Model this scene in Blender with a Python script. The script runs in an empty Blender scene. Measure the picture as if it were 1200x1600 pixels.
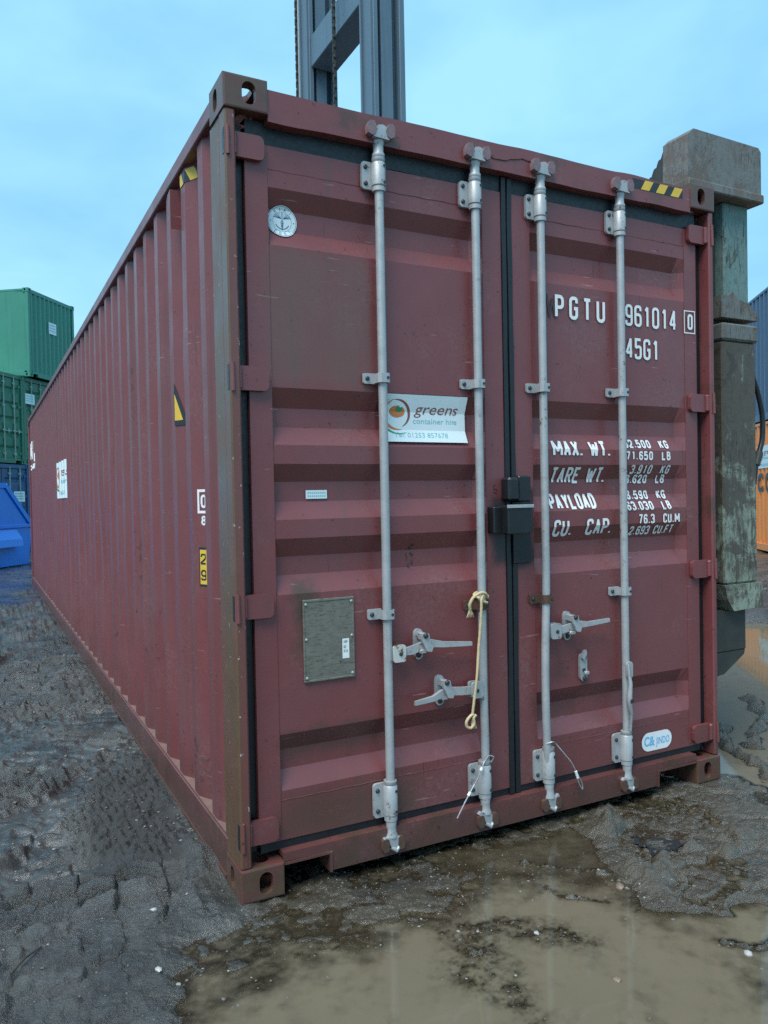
import bpy, bmesh, math, random
import numpy as np
from mathutils import Vector, Matrix
random.seed(7)
R = math.radians
sc = bpy.context.scene
C = sc.collection

# ------------------------------------------------------------------ camera, world, sun, exposure
cam_d = bpy.data.cameras.new('camera')
cam = bpy.data.objects.new('camera', cam_d); C.objects.link(cam)
cam.location = (-0.77886, -2.63603, 1.41936)
cam.rotation_euler = (1.55219628, 0.01932066, -0.47963451)
cam_d.sensor_fit = 'HORIZONTAL'; cam_d.sensor_width = 36.0
cam_d.lens = 1217.04 / 1200 * 36.0
cam_d.clip_start = 0.05; cam_d.clip_end = 2000
sc.camera = cam
sc.render.resolution_x, sc.render.resolution_y = 768, 1024
SUN_AZ, SUN_EL = 236.0, 58.0          # direction towards the sun (degrees clockwise from +Y)
world = bpy.data.worlds.new('World'); sc.world = world; world.use_nodes = True
wt = world.node_tree; wt.nodes.clear()
def wn(t, **k):
    n = wt.nodes.new(t)
    for a, b in k.items(): setattr(n, a, b)
    return n
sky = wn('ShaderNodeTexSky', sky_type='NISHITA', sun_disc=False, sun_elevation=R(SUN_EL), sun_rotation=R(SUN_AZ), air_density=1.4, dust_density=2.0, ozone_density=2.0)
tc = wn('ShaderNodeTexCoord')
mp = wn('ShaderNodeMapping'); mp.inputs['Scale'].default_value = (1.0, 1.0, 2.2)
wt.links.new(tc.outputs['Generated'], mp.inputs['Vector'])
nz = wn('ShaderNodeTexNoise'); nz.inputs['Scale'].default_value = 3.4; nz.inputs['Detail'].default_value = 5; nz.inputs['Roughness'].default_value = .52; nz.inputs['Distortion'].default_value = .2
wt.links.new(mp.outputs[0], nz.inputs['Vector'])
rp = wn('ShaderNodeValToRGB')
rp.color_ramp.elements[0].position = .33; rp.color_ramp.elements[0].color = (.114, .272, .405, 1)
rp.color_ramp.elements[1].position = .68; rp.color_ramp.elements[1].color = (.176, .358, .478, 1)
wt.links.new(nz.outputs[0], rp.inputs[0])
b1 = wn('ShaderNodeBackground'); b1.inputs['Strength'].default_value = .05
b2 = wn('ShaderNodeBackground'); b2.inputs['Strength'].default_value = 1.10
wt.links.new(sky.outputs[0], b1.inputs[0]); wt.links.new(rp.outputs[0], b2.inputs[0])
mxs = wn('ShaderNodeMixShader'); mxs.inputs[0].default_value = .86
wt.links.new(b1.outputs[0], mxs.inputs[1]); wt.links.new(b2.outputs[0], mxs.inputs[2])
wo = wn('ShaderNodeOutputWorld'); wt.links.new(mxs.outputs[0], wo.inputs[0])
sun_d = bpy.data.lights.new('sun', 'SUN'); sun_d.energy = 1.5; sun_d.angle = R(34); sun_d.color = (1, .96, .9)
sun = bpy.data.objects.new('sun', sun_d); C.objects.link(sun)
_s = Vector((math.sin(R(SUN_AZ)) * math.cos(R(SUN_EL)), math.cos(R(SUN_AZ)) * math.cos(R(SUN_EL)), math.sin(R(SUN_EL))))
sun.rotation_euler = (-_s).to_track_quat('-Z', 'Y').to_euler()
vs = sc.view_settings
vs.view_transform = 'Standard'; vs.look = 'None'; vs.exposure = 1.27; vs.gamma = 1.0; vs.use_curve_mapping = False
try:
    sc.cycles.use_denoising = False
    sc.cycles.max_bounces = 8; sc.cycles.sample_clamp_indirect = 4.0
except Exception: pass

# ------------------------------------------------------------------ material helper
class NT:
    def __init__(s, name):
        s.m = bpy.data.materials.new(name); s.m.use_nodes = True
        s.t = s.m.node_tree; s.b = s.t.nodes['Principled BSDF']
        s.co = s.t.nodes.new('ShaderNodeTexCoord').outputs['Object']
    def new(s, t, **k):
        n = s.t.nodes.new(t)
        for a, b in k.items(): setattr(n, a, b)
        return n
    def link(s, a, b): s.t.links.new(a, b)
    def put(s, v, sock):
        if hasattr(v, 'is_output'): s.t.links.new(v, sock)
        else:
            if isinstance(v, (tuple, list)) and len(v) == 3 and sock.type == 'RGBA': v = (*v, 1)
            sock.default_value = v
    def map(s, scale=(1, 1, 1), rot=(0, 0, 0), loc=(0, 0, 0), vec=None):
        n = s.new('ShaderNodeMapping'); s.link(vec or s.co, n.inputs['Vector'])
        n.inputs['Scale'].default_value = scale; n.inputs['Rotation'].default_value = rot; n.inputs['Location'].default_value = loc
        return n.outputs[0]
    def noise(s, scale=5, detail=4, rough=.55, vec=None, dist=0):
        n = s.new('ShaderNodeTexNoise'); s.link(vec or s.co, n.inputs['Vector'])
        n.inputs['Scale'].default_value = scale; n.inputs['Detail'].default_value = detail
        n.inputs['Roughness'].default_value = rough; n.inputs['Distortion'].default_value = dist
        return n.outputs[0]
    def voro(s, scale=5, feature='F1', vec=None, out=0):
        n = s.new('ShaderNodeTexVoronoi', feature=feature); s.link(vec or s.co, n.inputs['Vector']); n.inputs['Scale'].default_value = scale
        return n.outputs[out]
    def math(s, op, a, b=0.0, c=0.0, clamp=False):
        n = s.new('ShaderNodeMath', operation=op, use_clamp=clamp)
        for i, v in enumerate((a, b, c)): s.put(v, n.inputs[i])
        return n.outputs[0]
    def step(s, v, lo, hi):
        n = s.new('ShaderNodeMapRange', interpolation_type='SMOOTHSTEP')
        s.put(v, n.inputs[0]); n.inputs[1].default_value = lo; n.inputs[2].default_value = hi
        n.inputs[3].default_value = 0; n.inputs[4].default_value = 1
        return n.outputs[0]
    def rng(s, v, lo, hi, a, b):
        n = s.new('ShaderNodeMapRange'); s.put(v, n.inputs[0])
        for i, q in enumerate((lo, hi, a, b)): n.inputs[i + 1].default_value = q
        return n.outputs[0]
    def mix(s, f, a, b):
        n = s.new('ShaderNodeMix', data_type='RGBA'); s.put(f, n.inputs[0]); s.put(a, n.inputs[6]); s.put(b, n.inputs[7])
        return n.outputs[2]
    def xyz(s, vec=None):
        n = s.new('ShaderNodeSeparateXYZ'); s.link(vec or s.co, n.inputs[0]); return n.outputs
    def bump(s, h, strength=.3, dist=.01):
        n = s.new('ShaderNodeBump'); n.inputs['Strength'].default_value = strength; n.inputs['Distance'].default_value = dist
        s.put(h, n.inputs['Height']); s.link(n.outputs[0], s.b.inputs['Normal'])
    def done(s, col=None, rough=None, metal=None, spec=None):
        if col is not None: s.put(col, s.b.inputs['Base Color'])
        if rough is not None: s.put(rough, s.b.inputs['Roughness'])
        if metal is not None: s.put(metal, s.b.inputs['Metallic'])
        if spec is not None: s.put(spec, s.b.inputs['Specular IOR Level'])
        return s.m

def simple(name, col, rough=.5, metal=0., var=.15, scale=20, spec=.5):
    n = NT(name); f = n.noise(scale, 5, .6)
    c2 = tuple(min(1, v * (1 + var)) for v in col); c1 = tuple(v * (1 - var) for v in col)
    c = n.mix(f, c1, c2)
    r = n.rng(n.noise(scale * 2.3, 4), .3, .7, max(.02, rough - .1), min(1, rough + .1))
    n.bump(n.noise(scale * 6, 3), .12, .004)
    return n.done(c, r, metal, spec)

def box_mask(n, x, z, x0, x1, z0, z1, soft=.05, warp=None):
    """soft rectangle mask in two coordinates, edges frayed by a noise"""
    if warp is not None:
        x = n.math('ADD', x, warp); z = n.math('ADD', z, warp)
    a = n.math('MULTIPLY', n.step(x, x0 - soft, x0 + soft), n.math('SUBTRACT', 1, n.step(x, x1 - soft, x1 + soft)))
    b = n.math('MULTIPLY', n.step(z, z0 - soft, z0 + soft), n.math('SUBTRACT', 1, n.step(z, z1 - soft, z1 + soft)))
    return n.math('MULTIPLY', a, b)

RED = (.184, .049, .051)
def red_paint(name, grime=.35, extra=None, rough=.36, spec=.6):
    n = NT(name); X, Y, Z = n.xyz()
    big = n.noise(1.7, 4, .5); f = n.noise(9, 6, .6)
    c = n.mix(f, tuple(v * .86 for v in RED), tuple(v * 1.12 for v in RED))
    c = n.mix(n.math('MULTIPLY', n.step(big, .42, .68), .45), c, (.175, .066, .074))            # faded patches
    st = n.noise(1, 5, .62, vec=n.map((26, 26, .9)))                                       # rain streaks run down
    c = n.mix(n.math('MULTIPLY', n.step(st, .53, .75), grime), c, (.085, .065, .048))
    low = n.math('SUBTRACT', 1, n.step(n.math('ADD', Z, n.math('MULTIPLY', n.noise(4, 4), .5)), .15, .75))
    c = n.mix(n.math('MULTIPLY', low, .55), c, (.075, .042, .034))                           # splashed mud near the sill
    ch = n.noise(55, 3, .55); ch2 = n.noise(5, 3)
    chip = n.math('MULTIPLY', n.step(ch, .665, .69), n.step(ch2, .47, .58))
    c = n.mix(chip, c, (.07, .03, .022))
    sc_ = n.noise(1, 2, .5, vec=n.map((7, 7, 90), rot=(0, .35, 0)))
    c = n.mix(n.math('MULTIPLY', n.math('MULTIPLY', n.step(sc_, .70, .74), n.step(ch2, .49, .60)), .6), c, (.36, .22, .21))
    dust = n.math('MULTIPLY', n.step(n.noise(2.6, 6, .65), .50, .66), n.step(n.noise(60, 4, .7), .42, .62))
    c = n.mix(n.math('MULTIPLY', dust, .40), c, (.20, .115, .105))                             # chalky bloom
    run = n.math('MULTIPLY', n.step(n.noise(1, 4, .6, vec=n.map((70, 70, 2.2))), .64, .72), n.step(n.noise(2.3, 3), .50, .60))
    c = n.mix(n.math('MULTIPLY', run, .55), c, (.060, .026, .016))                             # rust runs
    if extra: c = extra(n, c, X, Y, Z)
    r = n.rng(n.noise(3.5, 5), .3, .7, rough - .08, rough + .14)
    n.bump(n.math('ADD', n.noise(140, 2), n.math('MULTIPLY', n.noise(6, 3), 3)), .10, .003)
    return n.done(c, r, 0, spec)

def left_door_stains(n, c, X, Y, Z):
    w = n.math('MULTIPLY', n.math('SUBTRACT', n.noise(5, 5), .5), .12)
    m = box_mask(n, X, Z, .15, .57, 1.84, 2.33, .035, w)
    m = n.math('MULTIPLY', m, n.rng(n.noise(1, 4, .6, vec=n.map((14, 14, 1.5))), .3, .6, .35, 1))
    c = n.mix(n.math('MULTIPLY', m, .42), c, (.115, .092, .062))
    w2 = n.math('MULTIPLY', n.math('SUBTRACT', n.noise(16, 4), .5), .10)
    m = box_mask(n, X, Z, .235, .33, .98, 1.12, .03, w2)
    c = n.mix(n.math('MULTIPLY', m, .8), c, (.055, .04, .026))
    m = box_mask(n, X, Z, .24, .29, .84, 1.02, .03, w2)
    c = n.mix(n.math('MULTIPLY', m, .6), c, (.055, .04, .026))
    m = box_mask(n, X, Z, .18, .60, .46, .57, .03, w2)
    c = n.mix(n.math('MULTIPLY', m, .45), c, (.05, .04, .028))
    m = box_mask(n, X, Z, .17, .75, .16, .31, .05, w)
    c = n.mix(n.math('MULTIPLY', m, .6), c, (.07, .045, .03))
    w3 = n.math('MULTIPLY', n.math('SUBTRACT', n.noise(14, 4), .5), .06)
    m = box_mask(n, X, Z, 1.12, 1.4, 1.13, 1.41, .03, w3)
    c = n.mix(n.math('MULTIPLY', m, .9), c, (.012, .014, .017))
    m = box_mask(n, X, Z, .735, .765, 1.13, 1.23, .01, w2)
    c = n.mix(n.math('MULTIPLY', m, n.step(n.noise(60, 3), .48, .55)), c, (.03, .015, .014))
    return c
def right_door_stains(n, c, X, Y, Z):
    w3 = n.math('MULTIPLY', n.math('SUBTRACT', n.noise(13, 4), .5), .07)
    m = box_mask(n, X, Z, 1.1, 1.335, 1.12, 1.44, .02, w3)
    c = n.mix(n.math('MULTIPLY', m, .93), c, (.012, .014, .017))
    w2 = n.math('MULTIPLY', n.math('SUBTRACT', n.noise(16, 4), .5), .10)
    m = box_mask(n, X, Z, 1.44, 1.52, .60, .68, .035, w2)
    c = n.mix(n.math('MULTIPLY', m, .6), c, (.06, .03, .028))
    m = box_mask(n, X, Z, 1.30, 1.60, .44, .54, .03, w2)
    return n.mix(n.math('MULTIPLY', m, .4), c, (.05, .03, .026))
def post_dirt(n, c, X, Y, Z):
    s = n.noise(1, 6, .65, vec=n.map((34, 34, 1.4)))
    k = n.step(n.math('ADD', s, n.math('MULTIPLY', n.noise(3, 4), .25)), .46, .60)
    on_side = n.math('SUBTRACT', 1, n.step(X, .006, .02))
    k = n.math('MULTIPLY', k, n.rng(on_side, 0, 1, .35, .95))
    c = n.mix(k, c, n.mix(n.noise(7, 5), (.085, .046, .023), (.155, .094, .048)))
    s2 = n.noise(1, 4, .6, vec=n.map((60, 60, 4)))
    c = n.mix(n.math('MULTIPLY', n.step(s2, .66, .72), .8), c, (.05, .03, .02))
    fl = n.math('MULTIPLY', n.step(n.noise(38, 4, .6), .66, .69), n.step(X, .002, .012))
    return n.mix(n.math('MULTIPLY', fl, .8), c, (.5, .46, .44))
def rail_rust(n, c, X, Y, Z):
    k = n.step(n.noise(4, 6, .65), .5, .68)
    c = n.mix(n.math('MULTIPLY', k, .8), c, (.075, .042, .028))
    lo_ = n.math('SUBTRACT', 1, n.step(n.math('ADD', Z, n.math('MULTIPLY', n.noise(9, 5), .2)), .12, .32))
    c = n.mix(n.math('MULTIPLY', lo_, .55), c, (.062, .040, .028))
    return n.mix(n.math('MULTIPLY', n.step(n.noise(40, 4), .66, .7), .7), c, (.04, .018, .01))
def side_dirt(n, c, X, Y, Z):
    s = n.noise(1, 5, .6, vec=n.map((3, 14, .5)))
    c = n.mix(n.math('MULTIPLY', n.step(s, .5, .72), .45), c, (.09, .05, .05))
    k = n.math('MULTIPLY', n.step(n.noise(2.2, 5), .58, .7), n.step(n.noise(30, 4), .55, .62))
    return n.mix(n.math('MULTIPLY', k, .6), c, (.045, .026, .022))

M = {}
M['door_l'] = red_paint('red_door_paint_stained', .35, left_door_stains)
M['door_r'] = red_paint('red_door_paint', .28, right_door_stains)
M['side'] = red_paint('red_side_paint', .4, side_dirt, .40, .48)
M['post'] = red_paint('red_post_paint_dirty', .4, post_dirt)
M['rail'] = red_paint('red_rail_paint_rusty', .5, rail_rust)
M['cast'] = red_paint('casting_paint_muddy', .5, lambda n, c, X, Y, Z: n.mix(n.math('MULTIPLY', n.step(n.noise(11, 6, .65), .36, .56), .85), c, n.mix(n.noise(20, 5), (.055, .034, .022), (.125, .078, .048))))
M['red'] = red_paint('red_paint', .3)

def galv():
    n = NT('galvanised_steel'); f = n.noise(18, 6, .65)
    c = n.mix(f, (.29, .31, .32), (.50, .52, .53))
    st = n.noise(1, 5, .6, vec=n.map((90, 90, 3)))
    c = n.mix(n.math('MULTIPLY', n.step(st, .56, .74), .5), c, (.20, .19, .18))
    k = n.math('MULTIPLY', n.step(n.noise(26, 5, .7), .58, .66), n.step(n.noise(3.1, 3), .46, .60))
    c = n.mix(n.math('MULTIPLY', k, .85), c, (.13, .065, .03))
    n.bump(n.noise(70, 4), .2, .002)
    return n.done(c, n.rng(f, .3, .7, .38, .58), .25, .5)
M['galv'] = galv()
M['bolt'] = simple('bolt_dark', (.06, .06, .065), .5, .5)
M['rust'] = simple('rusty_iron', (.10, .055, .038), .75, .1, .5, 60)
M['castiron'] = simple('worn_purple_iron', (.22, .15, .16), .55, .2, .4, 60)
M['rubber'] = simple('black_rubber', (.012, .014, .017), .42, 0, .4, 30)
M['black'] = simple('black_paint', (.014, .016, .019), .35, .1, .4, 30)
M['white'] = simple('white_paint', (.80, .82, .82), .55, 0, .06, 40)
M['whitevinyl'] = simple('white_vinyl', (.70, .80, .82), .4, 0, .05, 12)
M['ghost'] = simple('old_dark_lettering', (.055, .035, .042), .5, 0, .3, 40)
M['yellow'] = simple('yellow_vinyl', (.72, .47, .05), .5, 0, .15, 40)
M['vblack'] = simple('black_vinyl', (.02, .022, .026), .45, 0, .2, 40)
M['orange_print'] = simple('orange_print', (.62, .20, .06), .5, 0, .1, 30)
M['brown_print'] = simple('brown_print', (.26, .08, .07), .5, 0, .1, 30)
M['green_print'] = simple('green_print', (.02, .26, .12), .5, 0, .1, 30)
M['teal_print'] = simple('faded_teal_print', (.22, .52, .54), .5, 0, .1, 30)
M['blue_print'] = simple('pale_blue_print', (.16, .50, .78), .5, 0, .1, 30)
M['navy_print'] = simple('navy_print', (.03, .13, .24), .5, 0, .1, 30)
M['rope'] = simple('cream_rope', (.58, .47, .27), .8, 0, .3, 150)
M['wire'] = simple('steel_wire', (.45, .45, .46), .4, .6, .2, 80)
def plate_mat():
    n = NT('data_plate_weathered'); f = n.noise(24, 6, .65)
    c = n.mix(f, (.13, .125, .10), (.26, .25, .21))
    l = n.noise(1, 3, .6, vec=n.map((40, 40, 190)))
    c = n.mix(n.math('MULTIPLY', n.step(l, .52, .62), .45), c, (.06, .055, .045))
    k = n.step(n.noise(30, 5, .7), .63, .68)
    c = n.mix(n.math('MULTIPLY', k, .8), c, (.06, .035, .02))
    return n.done(c, .55, .3, .5)
M['plate'] = plate_mat()

def yard_paint(name, col, dark, rough=.45, scr=.3):
    n = NT(name); f = n.noise(1.3, 5, .6)
    c = n.mix(f, tuple(v * .8 for v in col), tuple(min(1, v * 1.2) for v in col))
    s = n.noise(1, 5, .6, vec=n.map((9, 9, .5)))
    c = n.mix(n.math('MULTIPLY', n.step(s, .52, .75), .5), c, dark)
    k = n.step(n.noise(9, 6, .7), .66, .70)
    c = n.mix(n.math('MULTIPLY', k, scr), c, tuple(min(1, v * 1.6 + .12) for v in col))
    n.bump(n.noise(5, 4), .1, .02)
    return n.done(c, n.rng(f, .3, .7, rough - .08, rough + .12), 0, .5)
M['green_light'] = yard_paint('green_container_paint', (.045, .24, .17), (.03, .13, .10))
M['green_dark'] = yard_paint('dark_green_container_paint', (.02, .15, .085), (.012, .07, .045), .4)
M['navy'] = yard_paint('navy_container_paint', (.022, .085, .20), (.012, .04, .09))
M['skip'] = yard_paint('blue_skip_paint', (.003, .20, .78), (.01, .12, .42), .34, .3)
M['slate'] = yard_paint('slate_blue_container_paint', (.065, .115, .19), (.04, .07, .11))
M['orange'] = yard_paint('orange_container_paint', (.86, .27, .06), (.60, .18, .05))
M['gal_bg'] = simple('grey_bar_paint', (.22, .36, .30), .5)
M['mast'] = yard_paint('mast_blue_grey_paint', (.10, .16, .21), (.06, .09, .12), .4, .15)
M['machine'] = yard_paint('machine_green_paint', (.14, .24, .22), (.07, .10, .09), .5)
def scraped(name, paint, lo, hi, mud, down):
    n = NT(name); X, Y, Z = n.xyz()
    f = n.noise(6, 8, .72, dist=.8); v = n.noise(1, 6, .7, vec=n.map((30, 30, 6)), dist=.6)
    c = n.mix(n.noise(30, 4), tuple(q * .8 for q in paint), tuple(q * 1.15 for q in paint))
    k = n.step(n.math('ADD', n.math('ADD', f, n.math('MULTIPLY', v, .5)), n.math('MULTIPLY', Z, down)), lo, hi)
    c = n.mix(k, c, n.mix(n.noise(22, 5), mud, tuple(q * 1.6 for q in mud)))
    gate = n.step(n.noise(5, 3), .42, .58)
    for rx, ry, sx, sz in ((0, .12, 150, 9), (0, -.5, 130, 12), (0, 1.45, 120, 7)):
        s = n.noise(1, 3, .55, vec=n.map((sx, sx, sz), rot=(rx, ry, 0)), dist=.4)
        c = n.mix(n.math('MULTIPLY', n.math('MULTIPLY', n.step(s, .62, .67), gate), .85), c, (.032, .027, .022))
    d = n.step(n.noise(3.4, 6, .7, dist=1.0), .60, .66)
    c = n.mix(n.math('MULTIPLY', d, .8), c, (.05, .042, .034))
    r = n.step(n.noise(13, 6, .7), .60, .68); c = n.mix(n.math('MULTIPLY', r, .5), c, (.11, .06, .035))
    n.bump(n.math('ADD', n.math('MULTIPLY', k, 1.0), n.noise(40, 5)), .35, .006)
    return n.done(c, n.rng(f, .3, .7, .5, .8), 0, .4)
M['scraped'] = scraped('scraped_pale_green_steel', (.27, .31, .245), .82, .99, (.070, .062, .050), .16)
M['scraped_col'] = scraped('worn_green_column_steel', (.15, .235, .22), .84, 1.02, (.075, .060, .048), 0)
M['block'] = scraped('scraped_brown_steel', (.14, .115, .095), .66, .80, (.12, .125, .12), 0)
M['darksteel'] = simple('dark_grimy_steel', (.045, .047, .043), .6, .1, .5, 14)

# ------------------------------------------------------------------ mesh builder
class MB:
    def __init__(s): s.v = []; s.f = []; s.mi = []; s.k = 0
    def add(s, vs, fs):
        o = len(s.v); s.v += [tuple(q) for q in vs]
        s.f += [tuple(i + o for i in f) for f in fs]; s.mi += [s.k] * len(fs); return s
    def box(s, x0, x1, y0, y1, z0, z1, b=0.0):
        if b <= 0:
            vs = [(x, y, z) for x in (x0, x1) for y in (y0, y1) for z in (z0, z1)]
            return s.add(vs, [(0, 1, 3, 2), (4, 6, 7, 5), (0, 4, 5, 1), (2, 3, 7, 6), (0, 2, 6, 4), (1, 5, 7, 3)])
        b = min(b, (x1 - x0) * .49, (y1 - y0) * .49, (z1 - z0) * .49)
        vs = []; idx = {}
        for ix, X in enumerate((x0, x1)):
            for iy, Y in enumerate((y0, y1)):
                for iz, Z in enumerate((z0, z1)):
                    dx = b if ix == 0 else -b; dy = b if iy == 0 else -b; dz = b if iz == 0 else -b
                    for a, p in enumerate(((X, Y + dy, Z + dz), (X + dx, Y, Z + dz), (X + dx, Y + dy, Z))):
                        idx[(ix, iy, iz, a)] = len(vs); vs.append(p)
        I = lambda *k: idx[k]
        fs = [(I(0,0,0,0), I(0,0,1,0), I(0,1,1,0), I(0,1,0,0)), (I(1,0,0,0), I(1,1,0,0), I(1,1,1,0), I(1,0,1,0)),
              (I(0,0,0,1), I(1,0,0,1), I(1,0,1,1), I(0,0,1,1)), (I(0,1,0,1), I(0,1,1,1), I(1,1,1,1), I(1,1,0,1)),
              (I(0,0,0,2), I(0,1,0,2), I(1,1,0,2), I(1,0,0,2)), (I(0,0,1,2), I(1,0,1,2), I(1,1,1,2), I(0,1,1,2))]
        for p in (0, 1):
            for q in (0, 1):
                fs += [(I(p,q,0,0), I(p,q,0,1), I(p,q,1,1), I(p,q,1,0)), (I(p,0,q,0), I(p,0,q,2), I(p,1,q,2), I(p,1,q,0)), (I(0,p,q,1), I(0,p,q,2), I(1,p,q,2), I(1,p,q,1))]
        for p in (0, 1):
            for q in (0, 1):
                for r in (0, 1): fs.append((I(p,q,r,0), I(p,q,r,1), I(p,q,r,2)))
        return s.add(vs, fs)
    def prism(s, pts, axis, a0, a1):
        """extrude a 2-D outline; axis 1: pts are (x, z); axis 0: (y, z); axis 2: (x, y)"""
        def P(u, w, a): return {0: (a, u, w), 1: (u, a, w), 2: (u, w, a)}[axis]
        n = len(pts); vs = [P(*p, a0) for p in pts] + [P(*p, a1) for p in pts]
        fs = [tuple(range(n))[::-1], tuple(range(n, 2 * n))] + [(i, (i + 1) % n, n + (i + 1) % n, n + i) for i in range(n)]
        return s.add(vs, fs)
    def tube(s, pts, r, seg=10, caps=True, twist=0.0, lump=0.0):
        pts = [Vector(p) for p in pts]; n = len(pts)
        rs = r if isinstance(r, (list, tuple)) else [r] * n
        t0 = (pts[1] - pts[0]).normalized(); up = Vector((0, 0, 1)) if abs(t0.z) < .9 else Vector((1, 0, 0))
        nn = (up - t0 * up.dot(t0)).normalized(); vs = []; ln = 0
        for i, p in enumerate(pts):
            t = (pts[min(i + 1, n - 1)] - pts[max(i - 1, 0)]).normalized()
            if i: ln += (pts[i] - pts[i - 1]).length
            nn = (nn - t * nn.dot(t)).normalized(); bb = t.cross(nn)
            for k in range(seg):
                a = 2 * math.pi * k / seg
                q = rs[i] * (1 + lump * math.cos(3 * a + twist * ln))
                vs.append(p + nn * (q * math.cos(a)) + bb * (q * math.sin(a)))
        fs = [(i * seg + k, i * seg + (k + 1) % seg, (i + 1) * seg + (k + 1) % seg, (i + 1) * seg + k) for i in range(n - 1) for k in range(seg)]
        if caps: fs += [tuple(range(seg))[::-1], tuple(range((n - 1) * seg, n * seg))]
        return s.add(vs, fs)
    def lathe(s, prof, o, axis=2, seg=14):
        """prof: list of (radius, height); turned about an axis through o"""
        vs = []
        for r, h in prof:
            for k in range(seg):
                a = 2 * math.pi * k / seg; c, d = r * math.cos(a), r * math.sin(a)
                q = {2: (c, d, h), 1: (c, h, d), 0: (h, c, d)}[axis]
                vs.append((o[0] + q[0], o[1] + q[1], o[2] + q[2]))
        n = len(prof)
        fs = [(i * seg + k, i * seg + (k + 1) % seg, (i + 1) * seg + (k + 1) % seg, (i + 1) * seg + k) for i in range(n - 1) for k in range(seg)]
        fs += [tuple(range(seg))[::-1], tuple(range((n - 1) * seg, n * seg))]
        return s.add(vs, fs)
    def mesh(s, name, mats):
        me = bpy.data.meshes.new(name); me.from_pydata(s.v, [], s.f)
        for m in (mats if isinstance(mats, list) else [mats]): me.materials.append(m)
        me.polygons.foreach_set('material_index', s.mi)
        bm = bmesh.new(); bm.from_mesh(me); bmesh.ops.recalc_face_normals(bm, faces=bm.faces); bm.to_mesh(me); bm.free()
        return me
    def build(s, name, mats, parent=None, smooth=None):
        me = s.mesh(name, mats)
        if smooth:
            me.polygons.foreach_set('use_smooth', [True] * len(me.polygons)); me.set_sharp_from_angle(angle=R(smooth))
        return link(name, me, parent)
def link(name, me, parent=None):
    o = bpy.data.objects.new(name, me); C.objects.link(o)
    if parent: o.parent = parent
    return o
def tag(o, label, cat, group=None):
    o['label'] = label; o['category'] = cat
    if group: o['group'] = group
    return o
def empty(name, loc=(0, 0, 0), rz=0):
    o = bpy.data.objects.new(name, None); C.objects.link(o); o.location = loc; o.rotation_euler = (0, 0, rz); o.empty_display_size = .2
    return o
def rrect(x0, x1, z0, z1, r, seg=4, corners=(1, 1, 1, 1)):
    out = []
    for i, (cx, cz, a0) in enumerate(((x1, z1, 0), (x0, z1, 90), (x0, z0, 180), (x1, z0, 270))):
        if not corners[i]: out.append((cx, cz)); continue
        ox = cx - r if cx == x1 else cx + r; oz = cz - r if cz == z1 else cz + r
        for k in range(seg + 1):
            a = R(a0 + 90 * k / seg); out.append((ox + r * math.cos(a), oz + r * math.sin(a)))
    return out
def stadium(cx, cz, w, h, seg=6):
    """upright slot"""
    r = w / 2; out = []
    for k in range(seg + 1):
        a = math.pi * k / seg; out.append((cx + r * math.cos(a), cz + h / 2 - r + r * math.sin(a)))
    for k in range(seg + 1):
        a = math.pi + math.pi * k / seg; out.append((cx + r * math.cos(a), cz - h / 2 + r + r * math.sin(a)))
    return out

# ------------------------------------------------------------------ stroke lettering (condensed stencil-like container letters)
G = {'0': ['0,0r 1,0r 1,1r 0,1r*'], '1': ['.25,.82 .62,1 .62,0'], '2': ['0,.72 0,1r 1,1r 1,.58r 0,.12 0,0 1,0'],
 '3': ['0,.8 0,1r 1,1r 1,.53r .35,.53', '.35,.53 1,.53r 1,0r 0,0r 0,.2'], '4': ['.78,0 .78,1 0,.26 1.05,.26'],
 '5': ['1,1 .06,1 .04,.56 .5,.62r 1,.6r 1,0r 0,0r 0,.2'], '6': ['1,.78 1,1r 0,1r 0,0r 1,0r 1,.57r 0,.57'], '7': ['0,1 1,1 .35,0'],
 '8': ['.06,.53r .94,.53r .94,1r .06,1r*', '0,0r 1,0r 1,.53r 0,.53r*'], '9': ['0,.22 0,0r 1,0r 1,1r 0,1r 0,.43r 1,.43'],
 'P': ['0,0 0,1 1,1r 1,.46r 0,.46'], 'G': ['1,.76 1,1r 0,1r 0,0r 1,0r 1,.48 .55,.48'], 'T': ['0,1 1,1', '.5,1 .5,0'], 'U': ['0,1 0,0r 1,0r 1,1'],
 'M': ['0,0 0,1 .5,.3 1,1 1,0'], 'A': ['0,0 .5,1 1,0', '.2,.32 .8,.32'], 'X': ['0,0 1,1', '0,1 1,0'], 'W': ['0,1 .25,0 .5,.8 .75,0 1,1'],
 'R': ['0,0 0,1 1,1r 1,.5r 0,.5', '.55,.5 1,0'], 'E': ['1,0 0,0 0,1 1,1', '0,.52 .8,.52'], 'Y': ['0,1 .5,.45 1,1', '.5,.45 .5,0'], 'L': ['0,1 0,0 1,0'],
 'O': ['0,0r 1,0r 1,1r 0,1r*'], 'D': ['0,0 .6,0r 1,.2r 1,.8r .6,1r 0,1*'], 'C': ['1,.74 1,1r 0,1r 0,0r 1,0r 1,.26'], 'K': ['0,0 0,1', '1,1 0,.42', '.35,.62 1,0'],
 'B': ['0,0 0,1 .9,1r .9,.54r 0,.54', '0,.54 1,.54r 1,0r 0,0'], 'F': ['0,0 0,1 1,1', '0,.52 .8,.52'], 'V': ['0,1 .5,0 1,1'], 'I': ['.5,0 .5,1'], 'J': ['0,.25 0,0r 1,0r 1,1'],
 'N': ['0,0 0,1 1,0 1,1'], 'S': ['1,.78 1,1r 0,1r 0,.54r 1,.5r 1,0r 0,0r 0,.22'], 'H': ['0,0 0,1', '1,0 1,1', '0,.5 1,.5'], '.': ['.5,0 .5,.12']}
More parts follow.
